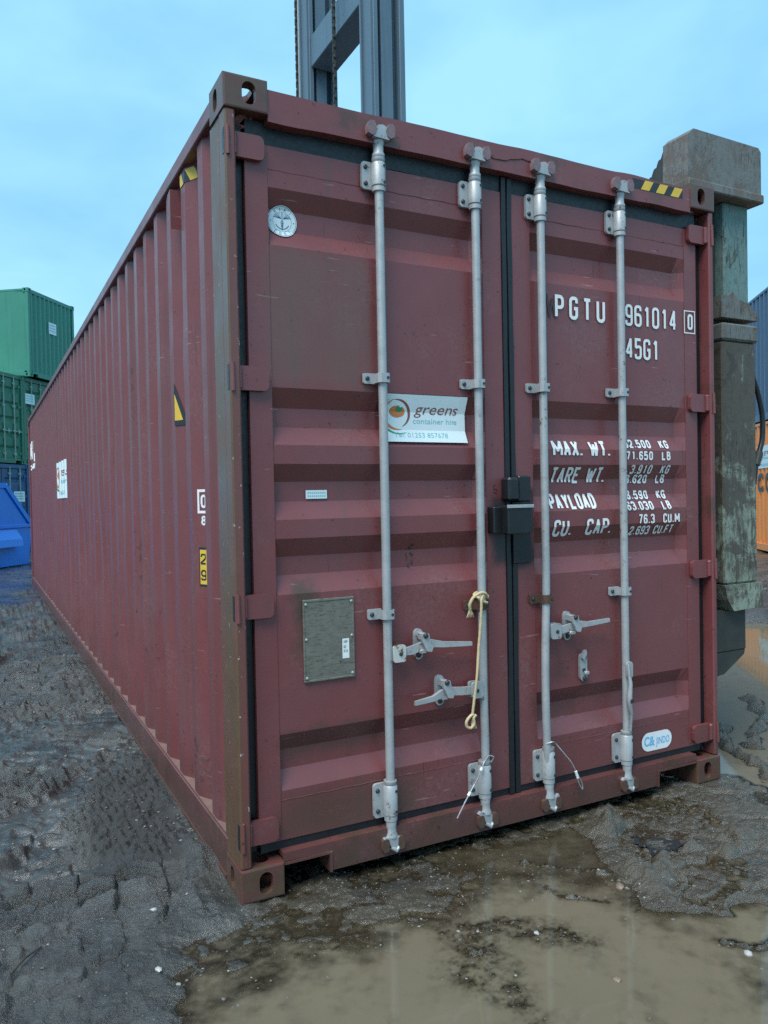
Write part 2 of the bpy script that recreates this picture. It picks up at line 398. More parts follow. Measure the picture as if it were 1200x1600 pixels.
def stroke_text(mb, text, x, z, h, cw, gap, sw, put, lift=(0, -.00004, 0)):
    """put(u, w) -> 3-D point.  Returns end x"""
    for ch in text:
        if ch == ' ': x += cw * .75 + gap; continue
        w = cw * (.35 if ch in '.I' else (1.35 if ch in 'MW' else 1))
        ns = 0
        for path in G[ch]:
            closed = path.endswith('*'); pts = []
            for tok in path.rstrip('*').split():
                rd = tok.endswith('r'); a, b = tok.rstrip('r').split(',')
                pts.append((x + sw / 2 + float(a) * (w - sw), z + sw / 2 + float(b) * (h - sw), rd))
            n = len(pts); P = []
            for i, (px, pz, rd) in enumerate(pts):
                if not rd: P.append(Vector((px, pz))); continue
                a = Vector(pts[i - 1][:2]); b = Vector(pts[(i + 1) % n][:2]); p = Vector((px, pz))
                rr = min(w * .33, (a - p).length * .5, (b - p).length * .5)
                p0 = p + (a - p).normalized() * rr; p1 = p + (b - p).normalized() * rr
                for t in (0, .3, .7, 1): P.append(p0 * (1 - t) ** 2 + p * 2 * t * (1 - t) + p1 * t * t)
            if closed: P = P + [P[0], P[1]]
            m = len(P); e = m - 1 if not closed else m - 2
            D = [(P[i + 1] - P[i]).normalized() for i in range(m - 1)]
            for i in range(e):
                d = D[i]; nn = Vector((-d.y, d.x)) * (sw / 2); q = []
                for end, pp, dn in ((0, P[i], D[i - 1] if i else (D[e - 1] if closed else None)), (1, P[i + 1], D[i + 1] if i + 1 < len(D) else None)):
                    if dn is None: q += [pp + nn, pp - nn]
                    elif d.dot(dn) > .72:
                        t = (d + dn).normalized(); k = Vector((-t.y, t.x)) * (sw / 2 / t.dot(d)); q += [pp + k, pp - k]
                    else:
                        s_ = d * (sw * (.5 if d.dot(dn) > -.3 else .12)) * (1 if end else -1); q += [pp + s_ + nn, pp + s_ - nn]
                ns += 1
                mb.add([tuple(c_ + ns * l_ for c_, l_ in zip(put(*v_), lift)) for v_ in (q[0], q[1], q[3], q[2])], [(0, 1, 2, 3)])
        x += w + gap
    return x
def text_poly(mb, text, x, z, h, width, put, shear=0., bold=0.):
    """outline text with Blender's own built-in face, scaled to a width"""
    cu = bpy.data.curves.new('t', 'FONT'); cu.body = text; cu.size = 1; cu.offset = bold; cu.shear = shear; cu.resolution_u = 3
    o = bpy.data.objects.new('t', cu); C.objects.link(o); bpy.context.view_layer.update()
    me = o.to_mesh(); vs = [v.co.copy() for v in me.vertices]; fs = [tuple(p.vertices) for p in me.polygons]
    o.to_mesh_clear(); bpy.data.objects.remove(o); bpy.data.curves.remove(cu)
    x0 = min(v.x for v in vs); x1 = max(v.x for v in vs)
    kx = width / (x1 - x0)
    mb.add([put(x + (v.x - x0) * kx, z + v.y * h) for v in vs], fs)
def drape(mb, name, mats, parent, axis, breaks, fn, thick=0):
    """cut the flat mesh where the pressed sheet bends, then lay it on the sheet"""
    me = mb.mesh(name, mats); bm = bmesh.new(); bm.from_mesh(me)
    for b in breaks:
        nrm = [0, 0, 0]; nrm[axis] = 1; co = [0, 0, 0]; co[axis] = b
        bmesh.ops.bisect_plane(bm, geom=bm.verts[:] + bm.edges[:] + bm.faces[:], plane_co=co, plane_no=nrm, dist=1e-5)
    for v in bm.verts: v.co = fn(v.co)
    bm.to_mesh(me); bm.free()
    return link(name, me, parent)
# ------------------------------------------------------------------ ground: churned mud with tyre prints and puddles
ZW = -0.012                                   # puddle level
_T = np.random.default_rng(99).random((512 * 512)).astype(np.float32)
def hsh(ix, iy, s):
    return _T[(((ix + s * 37) & 511) << 9) | ((iy + s * 101) & 511)]
def vnoise(x, y, s=0):
    fx0 = np.floor(x); fy0 = np.floor(y); fx = (x - fx0).astype(np.float32); fy = (y - fy0).astype(np.float32)
    ix = fx0.astype(np.int32); iy = fy0.astype(np.int32)
    u = fx * fx * fx * (fx * (fx * 6 - 15) + 10); v = fy * fy * fy * (fy * (fy * 6 - 15) + 10)
    a = hsh(ix, iy, s); b = hsh(ix + 1, iy, s); c = hsh(ix, iy + 1, s); d = hsh(ix + 1, iy + 1, s)
    a = a + (b - a) * u; c = c + (d - c) * u
    return a + (c - a) * v - .5
def fbm(x, y, f, oct=4, s=0, g=.5, ridged=False):
    t = 0; a = 1.
    for o in range(oct):
        q = vnoise(x * f + o * 17.3, y * f - o * 9.1, s + o)
        t = t + a * ((.25 - np.abs(q)) * 2 if ridged else q); a *= g; f *= 2.03
    return t
def voro(x, y, f, s=0):
    x = x * f; y = y * f; ix = np.floor(x).astype(np.int32); iy = np.floor(y).astype(np.int32)
    f1 = np.full(x.shape, 9.); f2 = np.full(x.shape, 9.); cid = np.zeros(x.shape)
    for dx in (-1, 0, 1):
        for dy in (-1, 0, 1):
            jx = ix + dx; jy = iy + dy
            px = jx + .1 + .8 * hsh(jx, jy, s); py = jy + .1 + .8 * hsh(jx, jy, s + 5)
            d = np.hypot(px - x, py - y)
            near = d < f1
            f2 = np.where(near, f1, np.minimum(f2, d)); cid = np.where(near, hsh(jx, jy, s + 9), cid); f1 = np.where(near, d, f1)
    return f1, f2, cid
def sst(v, a, b):
    t = np.clip((v - a) / (b - a), 0, 1); return t * t * (3 - 2 * t)
def seg_d(x, y, ax, ay, bx, by):
    dx, dy = bx - ax, by - ay; t = np.clip(((x - ax) * dx + (y - ay) * dy) / (dx * dx + dy * dy), 0, 1)
    return np.hypot(x - ax - t * dx, y - ay - t * dy)
def inside(x, y, poly, soft):
    """soft polygon mask"""
    d = np.full(x.shape, 99.); par = np.zeros(x.shape, bool); n = len(poly)
    for i in range(n):
        (ax, ay), (bx, by) = poly[i], poly[(i + 1) % n]
        d = np.minimum(d, seg_d(x, y, ax, ay, bx, by))
        par ^= ((ay > y) != (by > y)) & (x < (bx - ax) * (y - ay) / (by - ay + 1e-12) + ax)
    return sst(np.where(par, d, -d), -soft, soft)
def tread(x, y, ox, oy, ang, width, pitch, s, lean=.35, duty=.5):
    """blocky lug print: returns (mask in the track, raised blocks 0..1)"""
    ca, sa = math.cos(ang), math.sin(ang)
    u = (x - ox) * ca + (y - oy) * sa; v = -(x - ox) * sa + (y - oy) * ca
    u = u + fbm(x, y, 4, 3, s + 3) * .075; v = v + fbm(x, y, 5, 3, s + 8) * .06
    m = 1 - sst(np.abs(v), width / 2 - .03, width / 2 + .03)
    ph = (u + lean * np.abs(v)) / pitch + np.where(v > 0, .5, 0)
    tri = np.abs((ph % 1) - .5) * 2
    blk = sst(tri, duty - .13, duty + .13) * sst(np.abs(v), .012, .05)
    return m, blk
SLICK = {}
def lugs(x, y, ox, oy, ang, width, cols, pitch, s, gap=.016, lean=.22):
    """blocks of mud left between tyre lugs: (mask, block height 0..1)"""
    ca, sa = math.cos(ang), math.sin(ang)
    u = (x - ox) * ca + (y - oy) * sa; v = -(x - ox) * sa + (y - oy) * ca
    wu = fbm(x, y, 7, 4, s + 3) * .060; wv = fbm(x, y, 7, 4, s + 8) * .060
    u = u + wu; v = v + wv
    m = 1 - sst(np.abs(v), width / 2 - .03, width / 2 + .03)
    cw = width / cols; j = np.floor(v / cw + .5); fv = np.abs(v / cw + .5 - j - .5) * cw
    uu = u + lean * np.abs(v) + np.where(j % 2 == 0, 0, pitch * .5); i = np.floor(uu / pitch); fu = np.abs(uu / pitch - i - .5) * pitch
    e = np.minimum((cw / 2 - fv) * 2.2 + .004, (pitch / 2 - fu) * .42)
    rr = hsh(i.astype(np.int32), j.astype(np.int32), s); tilt = (uu / pitch - i - .5) * (hsh(i.astype(np.int32), j.astype(np.int32), s + 4) + .25)
    return m, sst(e, gap * .3, gap * .3 + .009) * (.45 + .6 * rr + .8 * tilt) * (rr > .10)
def ground_h(x, y):
    wx = x + fbm(x, y, 3.1, 3, 41) * .16; wy = y + fbm(x, y, 3.1, 3, 57) * .16
    big = fbm(x, y, .35, 3, 11)
    # --- rough mud (default)
    rid = fbm(x, y, 5.5, 5, 21, .55, True)
    fine = fbm(x, y, 26, 4, 31, .6)
    lump = sst(fbm(x, y, 1.7, 3, 66), -.15, .15)
    mud = .030 + big * .022 + fbm(x, y, 2.2, 3, 61) * .035 + fbm(x, y, 10, 2, 62) * .012 + rid * .026 * (.45 + .8 * lump) + fine * (.005 + .010 * lump)
    mud = mud + fbm(x * .65, y * 1.5, 15, 4, 63, .6, True) * .016 * (.35 + lump)
    # clods, stronger away from the smooth patches
    f1, f2, cid = voro(x + fbm(x, y, 12, 2, 5) * .05, y + fbm(x, y, 12, 2, 6) * .05, 15, 3)
    cl = np.maximum(0, .5 - f1) * (cid > .45)
    clm = sst(fbm(x, y, 1.3, 3, 71), -.02, .22)
    mud = mud + cl * .065 * clm
    g1, g2, gid = voro(x, y, 46, 8)
    mud = mud + np.maximum(0, .45 - g1) * (gid > .55) * .016 * sst(fbm(x, y, 2.6, 3, 73), -.05, .2)
    # crossing drag lines in the mid distance on the left
    far = sst(y, 2.4, 4.2)
    mud = mud + far * (fbm(x * .35, y * 1.5, 5, 4, 91, .6, True) * .045 + fbm(x * .7, y, 11, 3, 92) * .03) * (1 - sst(y, 9.5, 12.5))
    # tyre runs on the left
    for (ox, oy, an, w, p, s, dep, ya, yb) in ((-.46, 0, R(84), .62, .20, 201, .062, -9, 1.0), (-.30, 2.2, R(56), .50, .12, 211, .026, 1.7, 3.6), (-.62, 3.9, R(75), .6, .22, 207, .06, 3.2, 7.5), (.12, -.25, R(80), .34, .13, 221, .016, -.9, .10)):
        m, b = tread(x, y, ox, oy, an, w, p, s)
        m = m * sst(y, ya - .12, ya + .12) * (1 - sst(y, yb - .15, yb + .15)) * (1 if s == 201 else sst(fbm(x, y, 1.6, 2, s + 1), -.42, -.22))
        if s in (201, 207):
            _, b = lugs(x, y, ox, oy, an, w, 4, p * .72, s, .034); b = b * .8 + rid * .12
        if s == 221: m = m * .0
        mud = mud * (1 - .80 * m) + m * (.80 * (.014 + big * .012) + (b - .4) * dep * np.clip(.75 + 1.3 * fbm(x, y, 2.1, 3, s + 2), .42, 1.25) + fine * .006 + rid * .006)
    # smooth slurry band running diagonally, left of the box
    d = seg_d(x + fbm(x, y, 4, 2, 95) * .06, y, -1.0, .62, .45, 2.45); sl = (1 - sst(d, .08, .15))
    pat = np.maximum.reduce([sl * .8, .9 * np.exp(-(((wx + .62) / .33) ** 2 + ((wy - 2.25) / .34) ** 2) ** 2), sst(y, 7.0, 9.0) * sst(fbm(x, y, .9, 2, 96), -.25, .05), .8 * sst(fbm(x, y, 1.5, 3, 97), .10, .26) * (x < .3)])
    mud = mud * (1 - .72 * pat) + pat * .72 * (.010 + fine * .004 + rid * .006)
    mud = mud + .024 * np.exp(-((d - .165) / .035) ** 2) * (.4 + 1.2 * sst(fbm(x, y, 9, 2, 98), -.2, .2))
    # heap of dark crumbs
    pile = inside(wx, wy, [(-.47, .72), (-.30, .45), (-.14, .5), (-.05, .75), (-.02, 1.35), (-.12, 1.75), (-.3, 1.55)], .09)
    h1, h2, hid = voro(x, y, 30, 77); k1, k2, kid = voro(x, y, 62, 78)
    crumbs = np.sqrt(np.maximum(0, .30 - h1 * h1)) * (.4 + .8 * hid) * .038 + np.sqrt(np.maximum(0, .25 - k1 * k1)) * .016
    mud = mud * (1 - .6 * pile) + pile * (.016 + crumbs * 1.25)
    # --- puddles: 1 = under water
    front = inside(wx, wy, [(-.30, -.50), (-.02, -.42), (.35, -.50), (.75, -.42), (1.02, -.36), (1.25, -.60), (1.42, -.72), (1.62, -.80), (1.9, -.72), (2.25, -.50), (6, -2), (6, -9), (-1.6, -9), (-.55, -1.2)], .24)
    brown = inside(wx, wy, [(.86, .05), (1.35, -.02), (1.5, -.2), (1.28, -.42), (1.0, -.42), (.8, -.25)], .08)
    film = inside(wx, wy, [(-.24, -.1), (.0, .12), (.1, .5), (2.45, .5), (2.45, .05), (1.75, .02), (1.45, -.2), (1.25, -.6), (.5, -.7), (-.30, -.62)], .10)
    right = inside(wx, wy, [(2.42, .9), (2.46, -.10), (2.55, -.42), (3.2, -1.2), (6, -2.5), (9, 1.0), (6.6, 3.0), (5.2, 2.7), (4.0, 2.2), (2.5, 2.0)], .10)
    ridge = np.maximum(np.exp(-(seg_d(wx, wy, 3.9, .98, 3.05, .22) / .055) ** 2), np.exp(-(seg_d(wx, wy, 3.15, .62, 2.70, -.05) / .05) ** 2))
    ridge = np.maximum(ridge, .8 * np.exp(-(seg_d(wx, wy, 3.0, .1, 2.45, -.30) / .03) ** 2))
    ex = x + fbm(x, y, 2.6, 4, 44, .6) * .42; ey = y + fbm(x, y, 2.6, 4, 48, .6) * .42
    isl = inside(ex, ey, [(1.62, .06), (2.02, .12), (2.44, .02), (2.60, -.16), (2.42, -.42), (2.0, -.68), (1.68, -.76), (1.46, -.66), (1.30, -.52), (1.46, -.24)], .07)
    wet = ZW - .0012 + fbm(x, y, 3.2, 3, 301) * .010 + fbm(x, y, 17, 4, 303, .6) * .010 + rid * .008 + fbm(x, y, 60, 2, 308) * .004
    m, b = tread(x, y, .05, -.25, R(78), .36, .125, 401); m = m * sst(fbm(x, y, 1.6, 2, 402), -.3, 0.) * (1 - sst(x, .35, .55))
    wet = wet + m * (b - .6) * .010
    ml, bl = lugs(x, y, .22, -.2, R(80), .95, 6, .165, 421, .02); wet = wet + (bl - .5) * .011 * sst(fbm(x, y, 2, 2, 422), -.25, .05)
    h = mud * (1 - film) + film * wet
    # island of soft plates pressed by a lugged tyre
    px_ = wx + fbm(x, y, 9, 3, 53) * .10; py_ = wy + fbm(x, y, 9, 3, 54) * .10
    p1, p2, pid = voro(px_ * .55 + py_ * .25, py_ * 1.25 - px_ * .3, 6.5, 55)
    plate = np.maximum(sst(p2 - p1, .02, .16), sst(fbm(x, y, 4, 2, 52), -.05, .15))
    q1, q2, qid = voro(x, y, 24, 56)
    ih = ZW - .0075 + plate * (.007 + .013 * pid) + fine * .009 + np.maximum(0, .4 - q1) * .012 * (qid > .5) + fbm(x, y, 3, 3, 58) * .007
    h = h * (1 - isl) + isl * ih
    deep = ZW - .026 + fbm(x, y, 2.3, 3, 305) * .018 + fbm(x, y, 21, 3, 306) * .012
    h = h * (1 - front * (1 - isl)) + front * (1 - isl) * deep
    h = np.where(True, h * (1 - brown * (1 - isl)) + brown * (1 - isl) * (ZW - .006 + fbm(x, y, 6, 3, 307) * .008), h)
    deep_r = deep - .02 + ridge * (.065 + fine * .05 + rid * .03)
    h = h * (1 - right * (1 - isl)) + right * (1 - isl) * deep_r
    # debris bars standing just out of the water
    for ax, ay, bx, by, w_, k in ((1.02, -.25, 1.42, -.60, .05, .028), (.55, -.50, .95, -.72, .09, .021), (1.25, -1.00, 1.42, -1.10, .035, .036), (.55, -.95, .62, -.55, .10, .020), (.05, -.42, .45, -.35, .06, .016), (.95, -.42, 1.12, -.60, .03, .024)):
        e = np.exp(-(seg_d(wx, wy, ax, ay, bx, by) / w_) ** 2)
        h = np.maximum(h, np.where(e > .05, ZW - .028 + k * .88 * e + fine * .020 * e + np.maximum(0, .45 - g1) * .022 * e, -9))
    # flattened where the box stands, gentle far field
    under = sst(x, .02, .12) * (1 - sst(x, 2.32, 2.42)) * sst(y, .10, .25) * (1 - sst(y, 12, 12.2))
    h = h * (1 - under) + under * np.minimum(h, -.010)
    cast = np.maximum.reduce([np.exp(-(np.hypot(x - cx, y - cy) / .17) ** 4) for cx, cy in ((.08, .09), (2.36, .09), (.08, 12.1), (2.36, 12.1))])
    h = h * (1 - cast) + cast * np.where(h > -.002, -.002 + (h + .002) * .06, h)
    side = np.exp(-((x - .0) / .10) ** 2) * sst(y, .2, .5) * (1 - sst(y, 11.8, 12.1))
    cap = .16 - .135 * side; h = np.where(h > cap, cap + (h - cap) * .35, h)
    r = np.hypot(x - 1, y - 3); fade = sst(r, 14, 40)
    h = h * (1 - fade) + fade * (.02 + big * .02)
    SLICK['v'] = np.clip(np.maximum(np.maximum(pat, .75 * film), .5 * isl) * (1 - pile), 0, 1)
    return h
def spaced(lo, hi, d, end_lo, end_hi, g):
    a = list(np.arange(lo, hi, d)); s = d; v = a[-1]; up = []
    while v < end_hi: s *= g; v += s; up.append(v)
    s = d; v = lo; dn = []
    while v > end_lo: s *= g; v -= s; dn.append(v)
    return np.array(dn[::-1] + a + up)
def lines(stops, end_lo, end_hi, g):
    a = []
    for (lo, hi, d) in stops: a += list(np.arange(lo, hi - 1e-6, d))
    s = stops[-1][2]; v = a[-1]; up = []
    while v < end_hi: s *= g; v += s; up.append(v)
    s = stops[0][2]; v = a[0]; dn = []
    while v > end_lo: s *= 1.09; v -= s; dn.append(v)
    return np.array(dn[::-1] + a + up)
gx = lines([(-.92, .06, .0062), (.06, 1.75, .0078), (1.75, 2.65, .0095)], -320, 320, 1.033)
gy = lines([(-1.32, .35, .0066), (.35, 2.2, .0085), (2.2, 4.2, .0125)], -320, 320, 1.028)
print('ground grid', len(gx), len(gy))
XX, YY = np.meshgrid(gx, gy)
HH = ground_h(XX.ravel(), YY.ravel()).reshape(XX.shape)
slick = SLICK['v'].astype(np.float32)
nxg, nyg = len(gx), len(gy)
me = bpy.data.meshes.new('ground')
co = np.stack([XX.ravel(), YY.ravel(), HH.ravel()], 1).astype(np.float32)
me.vertices.add(len(co)); me.vertices.foreach_set('co', co.ravel())
ii = (np.arange(nyg - 1)[:, None] * nxg + np.arange(nxg - 1)[None, :]).ravel()
quads = np.stack([ii, ii + 1, ii + nxg + 1, ii + nxg], 1).astype(np.int32)
me.loops.add(quads.size); me.loops.foreach_set('vertex_index', quads.ravel())
me.polygons.add(len(quads)); me.polygons.foreach_set('loop_start', np.arange(len(quads), dtype=np.int32) * 4)
me.polygons.foreach_set('use_smooth', np.ones(len(quads), bool)); me.update(calc_edges=True); me.validate()
_at = me.attributes.new('slick', 'FLOAT', 'POINT'); _at.data.foreach_set('value', slick)
def mud_mat():
    n = NT('wet_churned_mud'); X, Y, Z = n.xyz()
    f = n.noise(3.2, 6, .6); g = n.noise(34, 5, .65); b = n.noise(1.3, 5, .6)
    c = n.mix(n.step(f, .36, .64), (.022, .023, .023), (.074, .074, .071))
    c = n.mix(n.math('MULTIPLY', n.step(g, .48, .7), .40), c, (.11, .112, .108))              # grit and fines
    c = n.mix(n.math('MULTIPLY', n.step(n.noise(170, 3, .7), .57, .70), .4), c, (.17, .17, .165))
    c = n.mix(n.math('MULTIPLY', n.step(n.noise(150, 3, .7), .56, .66), .6), c, (.018, .019, .020))
    c = n.mix(n.math('MULTIPLY', n.step(b, .55, .68), .6), c, (.024, .026, .027))            # dark organic patches
    brown = n.math('MULTIPLY', n.step(X, -.22, .35), n.math('SUBTRACT', 1, n.step(Y, 1.0, 3)))
    c = n.mix(n.math('MULTIPLY', brown, .78), c, n.mix(g, (.055, .046, .031), (.115, .097, .068)))
    w = n.math('MULTIPLY', n.math('SUBTRACT', n.noise(6, 5), .5), .35)
    silt = box_mask(n, X, Y, .36, .74, -.20, .6, .10, w)                                       # black silt washed from under the box
    c = n.mix(n.math('MULTIPLY', silt, .70), c, (.020, .025, .030))
    w2 = n.math('MULTIPLY', n.math('SUBTRACT', n.noise(7, 5), .5), .18)
    heap = box_mask(n, n.math('ADD', X, n.math('MULTIPLY', Y, -.12)), Y, -.50, -.12, .45, 1.8, .05, w2)
    c = n.mix(n.math('MULTIPLY', heap, .85), c, n.mix(n.noise(45, 4), (.012, .014, .015), (.034, .037, .039)))
    pale = n.math('MULTIPLY', n.step(n.noise(120, 2), .72, .74), n.math('MULTIPLY', n.step(n.noise(5, 3), .45, .6), n.step(X, -.3, .1)))
    c = n.mix(pale, c, (.26, .26, .25))
    wet = n.math('SUBTRACT', 1, n.step(Z, ZW + .001, ZW + .02))
    sk_ = n.new('ShaderNodeAttribute', attribute_name='slick').outputs['Fac']
    wetp = n.math('MULTIPLY', n.step(n.noise(2.4, 5, .6), .42, .56), .75)
    slk = n.math('MAXIMUM', n.math('MAXIMUM', wet, wetp), sk_)
    c = n.mix(n.math('MULTIPLY', wet, .5), c, (.050, .042, .030))                                # soaked mud is darker
    r = n.math('SUBTRACT', .50, n.math('MULTIPLY', slk, .37))
    r = n.math('ADD', r, n.math('MULTIPLY', heap, .3), 0, True)
    bh = n.math('ADD', n.math('MULTIPLY', n.noise(70, 5, .72), 1.0), n.math('MULTIPLY', n.noise(230, 3, .6), .4))
    n.bump(n.math('MULTIPLY', bh, n.math('SUBTRACT', 1.15, n.math('MULTIPLY', sk_, .85))), .9, .011)
    return n.done(c, r, 0, .85)
me.materials.append(mud_mat())
gr = link('ground', me); gr['kind'] = 'structure'; gr['label'] = 'churned wet grey mud of the yard with tyre prints'

def water_mat():
    """murky where deep, a clear reflecting film where it thins out over the mud"""
    n = NT('muddy_puddle_water'); t = n.t
    f = n.noise(1.6, 5, .6); g = n.noise(9, 5, .6)
    c = n.mix(f, (.125, .104, .070), (.185, .156, .108))
    c = n.mix(n.math('MULTIPLY', n.step(g, .52, .75), .4), c, (.080, .068, .048))
    n.bump(n.math('ADD', n.noise(3, 2), n.math('MULTIPLY', n.noise(22, 2), .06)), .04, .01)
    n.b.inputs['IOR'].default_value = 1.33
    n.done(c, .045, 0, .5)
    at = n.new('ShaderNodeAttribute', attribute_name='depth')
    k = n.step(n.math('ADD', at.outputs['Fac'], n.math('MULTIPLY', n.math('SUBTRACT', n.noise(28, 4), .5), .010)), -.001, .026)
    tr = n.new('ShaderNodeBsdfTransparent'); tr.inputs[0].default_value = (.78, .75, .66, 1)
    gl = n.new('ShaderNodeBsdfGlossy'); gl.inputs['Roughness'].default_value = .045
    fr = n.new('ShaderNodeFresnel'); fr.inputs['IOR'].default_value = 1.33
    film = n.new('ShaderNodeMixShader'); n.link(fr.outputs[0], film.inputs[0]); n.link(tr.outputs[0], film.inputs[1]); n.link(gl.outputs[0], film.inputs[2])
    mx = n.new('ShaderNodeMixShader'); n.link(k, mx.inputs[0]); n.link(film.outputs[0], mx.inputs[1]); n.link(n.b.outputs[0], mx.inputs[2])
    out = [q for q in t.nodes if q.type == 'OUTPUT_MATERIAL'][0]; n.link(mx.outputs[0], out.inputs['Surface'])
    return n.m
DW = ZW - HH
ok = (XX > -1.6) & (XX < 14) & (YY > -12) & (YY < 14)
cell = (DW > -.001) & ok
cell = cell[:-1, :-1] | cell[1:, :-1] | cell[:-1, 1:] | cell[1:, 1:]
cell &= (XX[1:, 1:] < 14) & (YY[1:, 1:] < 14)
qs = quads.reshape(nyg - 1, nxg - 1, 4)[cell]
uq, inv = np.unique(qs.ravel(), return_inverse=True)
wme = bpy.data.meshes.new('puddle_water'); wco = co[uq].copy(); wco[:, 2] = ZW
wme.vertices.add(len(uq)); wme.vertices.foreach_set('co', wco.ravel())
wme.loops.add(len(inv)); wme.loops.foreach_set('vertex_index', inv.astype(np.int32))
wme.polygons.add(len(qs)); wme.polygons.foreach_set('loop_start', np.arange(len(qs), dtype=np.int32) * 4)
wme.update(calc_edges=True); wme.validate()
at_ = wme.attributes.new('depth', 'FLOAT', 'POINT'); at_.data.foreach_set('value', DW.ravel()[uq].astype(np.float32))
wme.materials.append(water_mat())
wa = link('puddle_water', wme); wa['kind'] = 'structure'; wa['label'] = 'still brown puddle water lying in the low ground'

# pebbles and grit lying about: too many to count
def pebble(rx, ry, rz, s):
    rnd = random.Random(s); bm = bmesh.new(); bmesh.ops.create_icosphere(bm, subdivisions=1, radius=1)
    for v in bm.verts: v.co *= rnd.uniform(.75, 1.15)
    vs = [(v.co.x * rx, v.co.y * ry, v.co.z * rz) for v in bm.verts]; fs = [tuple(v.index for v in f.verts) for f in bm.faces]
    bm.free(); return vs, fs
PB = [pebble(1, random.uniform(.6, 1), random.uniform(.4, .75), 100 + i) for i in range(12)]
rng = np.random.default_rng(5)
def scatter(n, xr, yr, smin, smax, zone, seed):
    r = np.random.default_rng(seed); out = []
    x = r.uniform(*xr, n); y = r.uniform(*yr, n); h = ground_h(x, y); s = smin * (smax / smin) ** (r.random(n) ** 2.2)
    k = zone(x, y, h)
    for i in np.nonzero(r.random(n) < k)[0]: out.append((x[i], y[i], h[i], s[i], r.integers(12), r.uniform(0, 6.28)))
    return out
items = scatter(5200, (-.95, 2.4), (-1.25, 1.2), .0015, .0075, lambda x, y, h: np.where(h > ZW - .004, (x > -.35) * .30 + .12 + .4 * sst(fbm(x, y, 4, 2, 500), -.1, .2), 0), 1)
items += scatter(2200, (.3, 1.1), (-.9, .25), .0015, .006, lambda x, y, h: np.where(h > ZW - .010, .55, 0), 2)
items += [q for q in scatter(1500, (-1.1, .0), (.5, 6), .004, .016, lambda x, y, h: .5 + 0 * x, 3) if q[4] % 3]
items += scatter(900, (2.5, 9), (1.8, 8), .008, .035, lambda x, y, h: np.where(h > ZW, .8, 0), 4)
items += scatter(500, (-.3, 1.5), (-1.1, -.3), .004, .011, lambda x, y, h: np.where(h > ZW - .02, .45, 0), 6)
for nm, mcol, sel in (('gravel', (.27, .265, .25), 0), ('gravel', (.13, .125, .115), 1)):
    mb = MB()
    for (x, y, h, s, k, a) in items:
        if (k % 5 == 0) != (sel == 0): continue
        if x > .0 and x < 2.4 and y > .15: continue
        vs, fs = PB[k]; ca, sa = math.cos(a) * s, math.sin(a) * s; zb = max(h, ZW - .3 * s)
        mb.add([(x + p[0] * ca - p[1] * sa, y + p[0] * sa + p[1] * ca, zb + p[2] * s * .8 + s * .15) for p in vs], fs)
    g_ = mb.build(nm, simple('pebble_pale' if sel == 0 else 'pebble_dark', mcol, .5, 0, .35, 60)); g_['kind'] = 'stuff'
    tag(g_, 'pale chips of stone scattered over the mud and puddle edge' if sel == 0 else 'dark grit and small stones strewn over the mud', 'gravel')
for x, y, s, k, col, lab in ((.85, -.93, .016, 2, 'stone_brown', 'rounded brown pebble alone in the puddle at the lower right'), (-.29, .05, .012, 3, 'stone_white', 'small white stone on grey mud left of the near corner, the farther of two'),
                        (-.335, -.25, .013, 5, 'stone_white', 'small flat white stone at the bottom left, the nearer of two'), (1.295, -1.03, .019, 7, 'stone_grey', 'pale grey stone breaking the bright puddle at the right edge'),
                        (1.25, -.53, .022, 1, 'stone_brown', 'square brown brick fragment half sunk in the brown puddle'), (1.72, -.86, .02, 4, 'stone_brown', 'brown stone in the bright puddle at the right edge beside the mud plates'),
                        (.80, -.62, .012, 8, 'stone_white', 'flat white chip lying among debris in the middle of the puddle')):
    cc = {'stone_brown': (.20, .15, .11), 'stone_white': (.42, .42, .40), 'stone_grey': (.42, .42, .40)}[col]
    vs, fs = pebble(s * 1.15, s * .85, s * .62, k)
    o = MB().add(vs, fs).build('stone', simple(col, cc, .45, 0, .3, 90), None, 60)
    hh = float(ground_h(np.array([x]), np.array([y]))[0]); o.location = (x, y, max(hh, ZW - .004) + s * .25); o.rotation_euler = (0, 0, k)
    tag(o, lab, 'stone')
# crumpled black sheet laid over the mud plates
vs = []; fs = []; nn_ = 14
for j in range(nn_):
    for i in range(nn_):
        u, v = i / (nn_ - 1) - .5, j / (nn_ - 1) - .5
        px = 1.61 + u * .20 + .02 * math.sin(v * 9); py = -.37 + v * .20 + .03 * math.sin(u * 7 + 1)
        vs.append((px, py, u, v))
hh = ground_h(np.array([q[0] for q in vs]), np.array([q[1] for q in vs]))
hr = fbm(np.array([q[0] for q in vs]), np.array([q[1] for q in vs]), 16, 3, 900)
V = [(q[0], q[1], hh[i] + .002 + hr[i] * .010) for i, q in enumerate(vs)]
F = [(j * nn_ + i, j * nn_ + i + 1, (j + 1) * nn_ + i + 1, (j + 1) * nn_ + i) for j in range(nn_ - 1) for i in range(nn_ - 1) if (i - 6.5) ** 2 + (j - 6.5) ** 2 < 34 + 5 * math.sin(i * .9 + j * .6)]
o = MB().add(V, F).build('black_sheet', M['vblack'], None, 50); tag(o, 'crumpled black sheet lying on mud beside the right corner', 'scrap')
h0 = float(ground_h(np.array([-.69]), np.array([-.04]))[0])
o = MB().tube([(-.73, -.10, h0 + .012), (-.69, -.04, h0 + .016), (-.64, .01, h0 + .012)], [.003, .004, .0025], 6).build('twig', simple('twig_bark', (.05, .042, .035), .7)); tag(o, 'short dark twig lying on mud at the bottom left', 'twig')
# ------------------------------------------------------------------ the red shipping container
W, L, H = 2.438, 12.192, 2.896
box_root = empty('shipping_container')
tag(box_root, 'long dark red shipping container with closed doors and grey locking bars', 'container')

